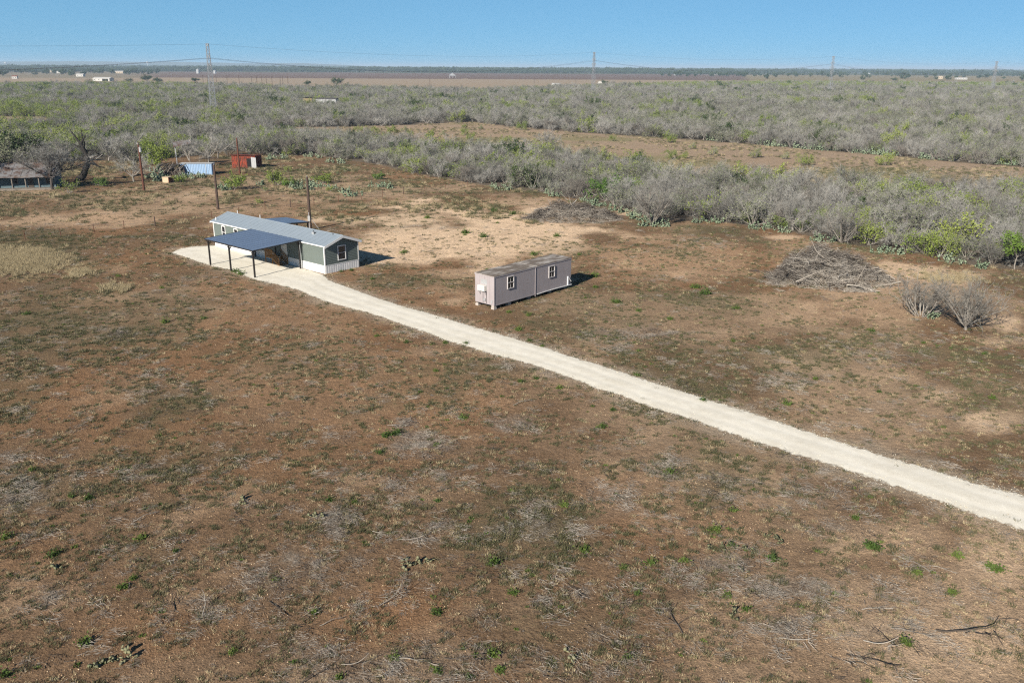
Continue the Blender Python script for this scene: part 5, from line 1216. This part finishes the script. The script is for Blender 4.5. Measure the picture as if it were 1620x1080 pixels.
# ------------------------------------------------------------------ prickly pear
def pear_mesh(seed, n, Rr, Hh, mat, upright=1.0):
    r = np.random.RandomState(seed); V = []; Fc = []
    placed = []
    for i in range(n):
        if i < max(3, n // 3) or not placed:
            a = r.uniform(0, 6.28); q = Rr * math.sqrt(r.rand()); base = np.array([q * math.cos(a), q * math.sin(a), -.02])
        else:
            base = placed[r.randint(len(placed))]
            if base[2] > Hh: base = np.array([base[0] * .8, base[1] * .8, 0.0])
        ax = unit(np.array([r.normal(0, .55), r.normal(0, .55), upright * r.uniform(.5, 1.1)])); L = r.uniform(.2, .38); w = L * r.uniform(.34, .44); th = .022
        if base[2] < 0:                                   # woody root joint back to the middle of the clump
            o = len(V); V += [base, base * .97 + [.02, .02, .03], np.zeros(3)]; Fc += [(o, o + 1, o + 2)]
        nr = unit(np.cross(ax, r.normal(size=3))); sd = np.cross(ax, nr); c = base + ax * L * .5
        k = 9; t = np.arange(k) * 2 * np.pi / k; o = len(V)
        rim = [c + ax * (-math.cos(u) * L * .5) + sd * (math.sin(u) * w * (1 - .22 * math.cos(u))) for u in t]
        V += rim + [c + nr * th, c - nr * th]
        for j in range(k): Fc += [(o + j, o + (j + 1) % k, o + k), (o + (j + 1) % k, o + j, o + k + 1)]
        placed.append(base + ax * L * .93)
    return np_mesh('prickly_pear_%d' % seed, np.array(V), np.array(Fc), [mat])
PEAR = [pear_mesh(300 + i, n, Rr, Hh, M_PEAR) for i, (n, Rr, Hh) in enumerate([(60, .9, .9), (90, 1.4, .8), (45, .7, .7), (110, 1.8, .8)])]
PEARD = [pear_mesh(320 + i, n, Rr, .3, M_PEARDRY, .25) for i, (n, Rr) in enumerate([(16, .5), (24, .8), (12, .45)])]
def pear(px, s, i, label, group, dry=False):
    b = G(*px); L = PEARD if dry else PEAR; o = bpy.data.objects.new('prickly_pear', L[i % len(L)]); COL.objects.link(o)
    o.location = (b[0], b[1], 0); o.rotation_euler = (0, 0, i * 1.9); o.scale = (s, s, s); tag(o, label, 'cactus', group)
for i, px in enumerate([(985, 336), (1002, 341), (970, 333), (1012, 346), (936, 322), (950, 326), (925, 318), (1040, 357), (1018, 357), (880, 310), (868, 306), (798, 300), (780, 297), (1128, 351), (1100, 352), (1205, 362), (1240, 368), (1395, 399), (1420, 402), (1300, 380), (1555, 424), (1505, 414)]):
    pear(px, 1.15, i, 'grey-green prickly pear along the front edge of the thicket', 'prickly pears along the thicket front')
for i, px in enumerate([(1205, 229), (1222, 231), (1240, 232), (1270, 235), (1290, 237), (1310, 238), (1352, 241), (1372, 243), (1390, 245), (1408, 246), (1462, 251), (1480, 252), (1497, 253), (1580, 259), (1600, 261), (1560, 257), (1125, 222), (1140, 223)]):
    pear(px, 2.1, i, 'wide prickly pear bank along the far side of the grassy strip', 'prickly pears along the grassy strip')
for i, px in enumerate([(358, 301), (352, 298), (412, 293), (472, 298), (492, 300), (505, 296), (530, 300), (480, 293), (545, 305), (560, 310), (430, 250), (445, 251), (425, 253), (490, 248), (505, 250), (530, 257), (540, 259), (600, 296), (615, 298)]):
    pear(px, 1.3, i, 'grey-green prickly pear on the pasture beyond the mobile home fence', 'prickly pears beyond the fence')
for i, px in enumerate([(253, 286), (248, 280), (246, 272), (300, 280), (320, 281), (292, 283)]):
    pear(px, 2.0 if i < 3 else 1.3, i, 'tall prickly pear crowding the collapsed shed and blue container', 'prickly pears at the old homestead')
pear((1476, 503), .95, 0, 'blue-green prickly pear at the foot of the bare mesquite', None)
for i, px in enumerate([(508, 819), (650, 894), (155, 1052), (207, 1038), (178, 1046), (91, 897), (383, 795), (1178, 869), (1177, 902), (1160, 975), (1227, 852), (1125, 868), (1145, 866), (906, 1042), (640, 888), (664, 890)]):
    pear(px, .68, i, 'flattened yellowish prickly pear pads on the bare foreground soil', 'flattened prickly pears in the foreground', True)

# ------------------------------------------------------------------ green weeds
def weed_mesh(seed, n, Rr, Hh, ls):
    p = Plant(seed); r = p.r; c = np.stack([r.normal(0, Rr * .45, n), r.normal(0, Rr * .45, n), np.abs(r.normal(0, Hh * .5, n)) + .02], -1); p.leaves(c, ls, 0)
    b = np.stack([r.normal(0, Rr * .3, n // 2), r.normal(0, Rr * .3, n // 2), np.zeros(n // 2)], -1); d = unit(np.stack([r.normal(0, .5, n // 2), r.normal(0, .5, n // 2), np.ones(n // 2)], -1)); p.slivers(b, d, Hh * r.uniform(.5, 1.2, n // 2), .03 * np.ones(n // 2))
    dd = c - [0, 0, .0]; p.slivers(np.zeros((n, 3)), unit(dd), np.linalg.norm(dd, axis=1), .012 * np.ones(n))
    return np_mesh('weed_%d' % seed, np.concatenate(p.cv), np.concatenate(p.cf), [M_WEED])
WEED = [weed_mesh(400 + i, 110, .34, .22, .05) for i in range(4)]
WP = [(262, 510), (611, 690), (626, 687), (601, 717), (690, 704), (665, 621), (521, 792), (560, 796), (693, 793), (824, 604), (885, 614), (892, 800), (782, 892), (733, 662), (1059, 748), (1130, 839), (1158, 863), (1223, 885), (987, 899), (1029, 891), (1083, 888), (1009, 940), (1353, 820), (1374, 862), (1180, 965), (925, 871), (1160, 808), (1149, 943), (993, 1041), (51, 743), (113, 786), (139, 789), (225, 851), (278, 872), (194, 929), (211, 915), (84, 878), (436, 918), (134, 1017), (9, 851), (7, 1069), (368, 1032), (812, 939), (692, 970), (496, 970), (537, 1072), (779, 1036), (742, 1073), (692, 1062), (791, 1061), (623, 1041), (323, 504), (44, 497), (187, 437), (256, 456), (373, 430), (381, 434), (1010, 556), (1008, 594), (969, 649), (953, 676), (1112, 634), (848, 599), (838, 539), (858, 548), (596, 532), (643, 542), (704, 543), (737, 544), (589, 442), (820, 521), (690, 587), (940, 438), (942, 455), (925, 472), (975, 479), (836, 499), (805, 494), (820, 523), (917, 404), (845, 403), (736, 369), (765, 375), (783, 335), (811, 339), (676, 345), (881, 374), (787, 353), (640, 400), (628, 316), (1379, 524), (1164, 488), (1461, 543), (1557, 560), (1115, 465), (1100, 455), (1010, 492), (1060, 505), (1514, 880), (1566, 898), (1577, 902), (1506, 938), (1450, 907), (1435, 1018), (540, 430), (556, 428), (1570, 630), (1390, 620), (1160, 540), (1290, 600), (1245, 640), (735, 372), (1385, 868)]
BIGW = {(736, 369): 2.6, (765, 375): 2.2, (940, 438): 2.0, (1115, 465): 2.0, (611, 690): 1.4, (626, 687): 1.4, (783, 335): 2.3, (811, 339): 2.2, (975, 479): 1.6, (262, 510): 1.6, (1100, 455): 1.8, (676, 345): 2.0, (881, 374): 1.8, (845, 403): 1.8, (373, 430): 1.6, (381, 434): 1.6, (640, 400): 1.6}
rw = random.Random(8)
def near_what(b, px):
    "which landmark a small thing on the pasture lies by"
    if abs(near_road(np.array([b[0]]), np.array([b[1]]))[0]) < 1.5: return 'growing at the edge of the pale driveway', 'at the driveway'
    if 560 < px[0] < 900 and 320 < px[1] < 410: return 'on the pale bare patch behind the mobile home', 'on the pale patch'
    if math.hypot(b[0] - CO[0] - 4, b[1] - CO[1] - 4.5) < 13: return 'on the brown soil close to the portable office', 'by the portable office'
    if math.hypot(b[0] - 41, b[1] - 78) < 12: return 'on the brown soil by the two lone bare mesquites', 'by the lone mesquites'
    side = near_road(np.array([b[0]]), np.array([b[1]]))[0]
    far = b[1] > 70 - (b[0] + .5) * .98
    if far: return 'on open soil between driveway and brush piles', 'beyond the driveway'
    return ('on open soil near the driveway' if side < 9 else 'on open soil far from the driveway'), 'on the near pasture'
for i, px in enumerate(WP):
    b = G(*px); o = bpy.data.objects.new('weed_clump', WEED[i % 4]); COL.objects.link(o); s = BIGW.get(px, rw.uniform(.65, 1.15)); o.location = (b[0], b[1], 0); o.rotation_euler = (0, 0, rw.uniform(0, 6)); o.scale = (s * rw.uniform(.8, 1.3), s, s)
    lb, gp = near_what(b, px); tag(o, ('large ' if s > 1.3 else ('tiny ' if s < .8 else 'small ')) + 'green weed clump ' + lb, 'weed', 'green weeds ' + gp)

# ------------------------------------------------------------------ dead branches and brush piles
def branch_mesh(seed, L, r0, forks, mat, droop=.0):
    p = Plant(seed); P = p.limb((-L / 2, 0, r0 * 1.2), (1, .1, .05), L, r0, r0 * .35, 7, -.004, .16, 5, 0)
    P[:, 2] = np.abs(P[:, 2]) * .5 + r0 * .6
    p.tv[0] = p.tv[0].copy()
    for i in range(forks):
        k = p.r.randint(2, 7); d = np.array([p.r.uniform(.2, 1), p.r.choice([-1, 1]) * p.r.uniform(.5, 1), p.r.uniform(.0, .35)]); Q = p.limb(P[k], d, L * p.r.uniform(.2, .45), r0 * .5, r0 * .16, 4, -.02, .2, 4, 1)
        for m in range(2): p.limb(Q[p.r.randint(1, 4)], d + p.r.normal(0, .6, 3), L * .16, r0 * .22, r0 * .08, 3, -.02, .2, 3, 1)
    return np_mesh('dead_branch_%d' % seed, np.concatenate(p.tv), np.concatenate(p.tf), [mat])
BR = [branch_mesh(500 + i, 2.0, .034, 4, M_DEAD) for i in range(4)]; BRD = [branch_mesh(510 + i, 2.2, .036, 4, M_DEADDK) for i in range(4)]
DB = [((1072, 979), 1.9, 1.6, 1), ((1260, 1011), 1.4, -.1, 0), ((1268, 954), 1.5, 2.2, 1), ((1312, 940), 1.2, 2.6, 1), ((1388, 963), 1.4, .1, 0), ((1114, 814), .7, 1.5, 0), ((1133, 808), 1.5, -.5, 1), ((1350, 1048), 1.6, -.4, 1), ((1445, 1001), 1.7, -.35, 0), ((1537, 1013), 2.4, -.5, 1), ((1395, 1027), 1.5, -.8, 0), ((1448, 893), 1.4, 2.2, 0), ((1495, 901), 1.1, -.6, 0), ((1398, 1008), 1.2, 2.0, 1), ((539, 767), 1.6, -1.0, 1), ((828, 639), 1.5, .35, 0), ((700, 778), 1.3, .5, 1), ((653, 853), 1.5, .1, 0), ((626, 949), 1.6, .6, 0), ((529, 986), 1.2, .3, 0), ((663, 1047), 1.8, -.2, 0), ((739, 1052), 1.8, -.4, 1), ((566, 1057), 1.4, -.3, 0), ((779, 1019), .8, 0, 0), ((278, 952), 1.2, 1.9, 1), ((211, 929), 1.0, -.8, 0), ((325, 960), 1.3, 1.7, 0), ((232, 820), 1.3, .6, 0), ((436, 967), 1.6, -1.0, 1), ((35, 869), 1.3, .7, 1), ((1605, 617), 1.3, -.1, 0), ((1430, 565), 1.3, -.8, 0), ((1380, 1050), 1.8, -.6, 1), ((500, 1075), 1.5, .5, 1), ((1150, 690), 1.0, .3, 1), ((1010, 668), .8, .6, 1)]
for i, (px, s, a, dk) in enumerate(DB):
    b = G(*px); o = bpy.data.objects.new('dead_branch', (BRD if dk else BR)[i % 4]); COL.objects.link(o); o.location = (b[0], b[1], 0); o.rotation_euler = (0, 0, a); o.scale = (s * .52, s * .52, s * .5)
    lb = near_what(b, px)[0].replace('growing ', ''); tag(o, ('long ' if s > 1.45 else ('short ' if s < 1.15 else '')) + ('blackened' if dk else 'pale grey') + ' forked branch lying ' + lb, 'branch', 'fallen dark branches' if dk else 'fallen pale branches')

def brush_pile(poly, H, nb, nt, seed, label, pale=.6):
    W = np.array([G(*p) for p in poly]); c = W.mean(0); root = empty('brush_pile', (c[0], c[1], 0), 0, label, 'brush pile'); r = np.random.RandomState(seed)
    P = [tuple(w - c) for w in W]; mn = (W - c).min(0); mx_ = (W - c).max(0)
    def inner(n, grow=.0):
        out = np.zeros((0, 3))
        while len(out) < n:
            q = r.uniform(mn * 1.25, mx_ * 1.25, (n * 2, 2)); e = np.hypot(q[:, 0] / mx_[0], q[:, 1] / mx_[1])
            lump = fbm(q[:, 0] + seed, q[:, 1], 2.6, 3, 50); e2 = e + (lump - .5) * .9
            h = H * np.clip(1 - np.clip(e2, 0, 2) ** 2.4, 0, 1) * np.clip(.1 + 1.6 * fbm(q[:, 0] + seed, q[:, 1] * 1.4, 1.7, 3, 53), .15, 1.3); k = (e2 < 1.0 + grow * r.rand(len(e)))
            out = np.concatenate([out, np.stack([q[k, 0], q[k, 1], h[k] + .03], -1)])
        return out[:n]
    B = [branch_mesh(seed * 10 + i, 3.2, .075, 4, M_DEAD) for i in range(5)]; D = [branch_mesh(seed * 10 + 5 + i, 2.8, .06, 4, M_DEADDK) for i in range(3)]
    for i, q in enumerate(inner(nb, .12)):
        o = bpy.data.objects.new('branch', B[r.randint(5)] if r.rand() < pale else D[r.randint(3)]); COL.objects.link(o); o.parent = root
        s = r.uniform(.5, 1.15); o.location = (q[0], q[1], q[2] * r.uniform(.45, 1.0)); o.rotation_euler = (r.normal(0, .3), r.normal(0, .19), r.uniform(0, 6.28)); o.scale = (s, s, s)
    for mi, (nn, mat, nm, back) in enumerate(((nt, M_BRUSHDK, 'twig_mass', 1), (nt, M_DEADDK, 'dark_brush_mass', 1), (nt // 3, M_DEAD, 'stick_mass', -1))):
        q = inner(nn * 2, .3); side = q[:, 1] / mx_[1] + .55 * (fbm(q[:, 0] + 9, q[:, 1], 3.0, 2, 52) - .5) * 2; q = q[side > -.35] if back > 0 else q[side < .25]; nn = len(q)
        q[:, 2] *= np.sqrt(r.uniform(.0, 1.15, nn)); a = r.uniform(0, 6.28, nn); d = unit(np.stack([np.cos(a), np.sin(a), r.normal(.12, .4, nn)], -1)); p = Plant(seed + 60 + mi)
        p.slivers(q - d * .4, d, r.uniform(.3, 1.3, nn) * (1.6 if back < 0 else 1), r.uniform(.008, .026, nn) * (1.6 if back < 0 else 1)); o = link(nm, np_mesh(nm, np.concatenate(p.cv), np.concatenate(p.cf), [mat]), parent=root); o['kind'] = 'stuff'
    return root, c
brush_pile([(1216, 440), (1228, 430), (1255, 425), (1300, 424), (1345, 428), (1380, 437), (1392, 445), (1360, 454), (1305, 459), (1245, 455)], 3.0, 130, 14000, 61, 'big heap of bleached dead branches and dark brush on open ground')
pr, pc = brush_pile([(832, 346), (845, 342), (880, 339), (930, 340), (972, 343), (976, 349), (940, 352), (870, 352)], 2.2, 60, 10000, 63, 'long low heap of grey brush and old planks beside the thicket', .35)
for (px, L, a, w, m_) in (((945, 345), 2.6, .15, .7, P_GREYWOOD), ((922, 340), 2.4, .3, .6, P_GREYMET), ((928, 341), 2.4, .2, .25, P_GREYWOOD), ((905, 343), 2.0, -.3, .2, P_GREYWOOD)):
    q = G(*px) - pc; mb = MB(); mb.bar((q[0] - L / 2 * math.cos(a), q[1] - L / 2 * math.sin(a), .95), (q[0] + L / 2 * math.cos(a), q[1] + L / 2 * math.sin(a), 1.15), w, .12); mb.build('plank', m_, pr)
q = G(907, 334) - pc; mb = MB(); mb.bar((q[0] - .6, q[1], .7), (q[0] + .5, q[1], 1.9), .22, .06); mb.build('white_board', P_FARWHITE, pr)

# ------------------------------------------------------------------ ground cover (uncountable)
def tuft_mesh(seed, n, Rr, Hh, w, mat, lean=.6):
    p = Plant(seed); r = p.r; a = r.uniform(0, 6.28, n); q = Rr * np.sqrt(r.rand(n)); b = np.stack([q * np.cos(a), q * np.sin(a), np.full(n, -.01)], -1)
    d = unit(np.stack([np.cos(a) * lean * r.rand(n) + r.normal(0, .3, n), np.sin(a) * lean * r.rand(n) + r.normal(0, .3, n), np.ones(n)], -1)); p.slivers(b, d, Hh * r.uniform(.4, 1.2, n), w * r.uniform(.6, 1.4, n))
    return np_mesh('tuft_%d' % seed, np.concatenate(p.cv), np.concatenate(p.cf), [mat])
TUFT = [tuft_mesh(600 + i, 40, .15, .16, .024, M_GRASS, 1.0) for i in range(4)] + [tuft_mesh(610 + i, 30, .16, .14, .020, M_STRAW, 1.0) for i in range(3)] + [tuft_mesh(620 + i, 30, .12, .10, .02, M_TWIGW, 1.4) for i in range(2)] + [tuft_mesh(630, 40, .13, .12, .05, M_WEED, 1.0)]
def litter_mesh(seed, n, Rr, mat, L=.26, w=.010):
    p = Plant(seed); r = p.r; b = np.stack([r.normal(0, Rr, n), r.normal(0, Rr, n), r.uniform(.0, .10, n)], -1); a = r.normal(r.uniform(0, 3), .9, n); d = unit(np.stack([np.cos(a), np.sin(a), r.normal(0, .12, n)], -1))
    p.slivers(b - d * L * .5, d, L * r.uniform(.4, 1.6, n), w * r.uniform(.6, 1.6, n)); return np_mesh('litter_%d' % seed, np.concatenate(p.cv), np.concatenate(p.cf), [mat])
LITR = [litter_mesh(640 + i, 60, .22, M_DEAD) for i in range(4)] + [litter_mesh(650 + i, 30, .3, M_DEADDK, .4, .014) for i in range(2)]
def stone_mesh(seed, mat):
    r = np.random.RandomState(seed); t = np.array([[1, 0, 0], [-1, 0, 0], [0, 1, 0], [0, -1, 0], [0, 0, 1], [0, 0, -.5], [.7, .7, .3], [-.7, .6, .35]]) * r.uniform(.6, 1.2, (8, 1)) * [1, .8, .55]
    f = [(0, 6, 4), (6, 2, 4), (2, 7, 4), (7, 1, 4), (1, 3, 4), (3, 0, 4), (0, 5, 6), (6, 5, 2), (2, 5, 7), (7, 5, 1), (1, 5, 3), (3, 5, 0)]
    return np_mesh('stone_%d' % seed, t, np.array(f), [mat])
STN = [stone_mesh(700 + i, M_STONE) for i in range(4)]; STC = [stone_mesh(710 + i, M_CALST) for i in range(3)]

rg = np.random.RandomState(21)
def open_ground(den):
    "random points over the open pasture, thinning with distance"
    xs_, ys_ = [], []
    for y0, y1, dn in den:
        A = .64 * (y1 ** 2 - y0 ** 2) + 16 * (y1 - y0); n = int(A * dn); yy = np.sqrt(rg.uniform(y0 ** 2, y1 ** 2, n)); xx = rg.uniform(-1, 1, n) * (.64 * yy + 8); xs_.append(xx); ys_.append(yy)
    x = np.concatenate(xs_); y = np.concatenate(ys_)
    k = ~(inpoly(x, y, BELT_W) | inpoly(x, y, LEFT_W))
    # inside house / office footprints
    u = np.array([math.cos(HTH), math.sin(HTH)]); a = (x - HA[0]) * u[0] + (y - HA[1]) * u[1]; b = -(x - HA[0]) * u[1] + (y - HA[1]) * u[0]
    k &= ~((a > -.1) & (a < HL + .1) & (b > -HW - .1) & (b < .1))
    return x[k], y[k]
x, y = open_ground([(26, 48, 26), (48, 75, 17), (75, 120, 7.5), (120, 215, 2.2)])
d = near_road(x, y); tan, red, cov, lit, straw = fields(x, y); clump = fbm(x, y, 1.1, 3, 60)
prob = (.34 + .95 * cov + .3 * straw) * (1 - .6 * tan) * sstep(.36, .62, clump) * 1.5
prob = np.where(d < .25, .012 * (d > -1.0), prob)
k = rg.rand(len(x)) < prob; x, y, cov, tan, straw, lit = x[k], y[k], cov[k], tan[k], straw[k], lit[k]; n = len(x)
u = rg.rand(n); idx = np.where(u < .52 + .25 * cov, rg.randint(0, 4, n), np.where(u < .84, 4 + rg.randint(0, 3, n), np.where(u < .985, 7 + rg.randint(0, 2, n), 9)))
s = rg.uniform(.5, 1.25, n) * (1 + np.clip((np.hypot(x, y) - 70) / 140, 0, .9))
scatter('pasture_grass', np.stack([x, y, ground_z(x, y)], -1), rz(n, rg, .1), sc3(s, rg, .25), idx, TUFT, 'short dry grey-green grass tufts over the brown pasture'); print('tufts', n)

x, y = open_ground([(26, 48, 16), (48, 75, 8), (75, 130, 2.2)])
d = near_road(x, y); tan, red, cov, lit, straw = fields(x, y)
k = (rg.rand(len(x)) < (.03 + .55 * lit ** 1.2 * sstep(.3, .6, fbm(x, y, 1.6, 3, 61)))) & (d > .2); x, y = x[k], y[k]; n = len(x)
scatter('twig_litter', np.stack([x, y, ground_z(x, y) + .01], -1), rz(n, rg, .08), sc3(rg.uniform(.6, 1.5, n), rg), np.where(rg.rand(n) < .82, rg.randint(0, 4, n), 4 + rg.randint(0, 2, n)), LITR, 'bleached twig litter left from cleared brush'); print('litter', n)

x, y = open_ground([(26, 48, 34), (48, 75, 18), (75, 130, 5.0)])
d = near_road(x, y); tan, red, cov, lit, straw = fields(x, y)
k = (rg.rand(len(x)) < sstep(.36, .66, fbm(x, y, 3.5, 4, 62)) * (.5 + .6 * tan)) & (d > .3); x, y = x[k], y[k]; n = len(x)
scatter('field_stones', np.stack([x, y, ground_z(x, y) + .005], -1), rz(n, rg, .4), sc3(.014 + .045 * rg.rand(n) ** 2.4, rg, .3), rg.randint(0, 4, n), STN, 'pale ochre stones strewn over the pasture soil'); print('stones', n)

# loose caliche along the driveway edges
m = 9000; t = rg.randint(0, len(ROAD_W_NEAR) - 1, m); sel = rg.rand(m) < .5
A = np.where(sel[:, None], ROAD_W_NEAR[t], ROAD_W_FAR[np.minimum(t, len(ROAD_W_FAR) - 2)]); B = np.where(sel[:, None], ROAD_W_NEAR[t + 1], ROAD_W_FAR[np.minimum(t, len(ROAD_W_FAR) - 2) + 1]); P = A + (B - A) * rg.rand(m, 1) + rg.normal(0, .42, (m, 2))
scatter('loose_gravel', np.stack([P[:, 0], P[:, 1], np.full(m, .045)], -1), rz(m, rg, .4), sc3(.018 + .045 * rg.rand(m) ** 3, rg, .3), rg.randint(0, 3, m), STC, 'loose pale caliche gravel spilling off the driveway edges')

# tall straw-coloured grass by the fence on the left, and the grassy strip
TALL = [tuft_mesh(660 + i, 60, .28, .62, .02, M_STRAW, .7) for i in range(3)]
n = 2600; pxs = np.stack([rg.normal(20, 34, n), rg.normal(413, 9, n)], -1); extra = np.stack([rg.normal(185, 14, 60), rg.normal(456, 4, 60)], -1); ex2 = np.stack([rg.normal(130, 12, 60), rg.normal(434, 3, 60)], -1); ex3 = np.stack([rg.normal(1500, 30, 160), rg.normal(440, 5, 160)], -1)
P = np.array([G(*p) for p in np.concatenate([pxs, extra, ex2, ex3])]); n = len(P)
scatter('straw_grass', np.stack([P[:, 0], P[:, 1], np.zeros(n)], -1), rz(n, rg, .1), sc3(rg.uniform(.5, 1.1, n), rg), rg.randint(0, 3, n), TALL, 'tall pale straw grass by the left end of the fence')
GRN = [tuft_mesh(670 + i, 70, .35, .42, .03, M_GRASS, .8) for i in range(2)] + [tuft_mesh(675, 70, .35, .45, .03, M_STRAW, .8)]
x, y = grid_points(-70, 200, 140, 420, 1.9, rg); k = inpoly(x, y, STRIP_W) & (fbm(x, y, 9, 3, 64) > .5) & in_view(x, y, 5); x, y = x[k], y[k]
xh, yh = grid_points(-125, 5, 130, 235, 1.0, rg); k = ~inpoly(xh, yh, LEFT_W) & ~inpoly(xh, yh, BELT_W) & in_view(xh, yh, 8) & (fbm(xh, yh, 6, 3, 66) > .56); xh, yh = xh[k], yh[k]
x = np.concatenate([x, xh]); y = np.concatenate([y, yh]); n = len(x)
scatter('rank_grass', np.stack([x, y, np.zeros(n)], -1), rz(n, rg, .1), sc3(rg.uniform(.6, 1.4, n), rg), rg.randint(0, 3, n), GRN, 'rank tufted grass on the grassy strip and the old homestead pasture'); print('rank', n)

# ------------------------------------------------------------------ air
hz = MB(); hz.box(-30000, 30000, -900, 29000, -2, 70); hzm = bpy.data.materials.new('haze_air'); hzm.use_nodes = True; nt = hzm.node_tree; nt.nodes.clear()
pv = nt.nodes.new('ShaderNodeVolumePrincipled'); om = nt.nodes.new('ShaderNodeOutputMaterial'); pv.inputs['Color'].default_value = (0.62, 0.80, 1.0, 1); pv.inputs['Density'].default_value = 0.0001; pv.inputs['Anisotropy'].default_value = 0.0
nt.links.new(pv.outputs[0], om.inputs['Volume']); o = hz.build('haze', hzm); tag(o, 'thin blue air haze over the whole plain', kind='stuff')
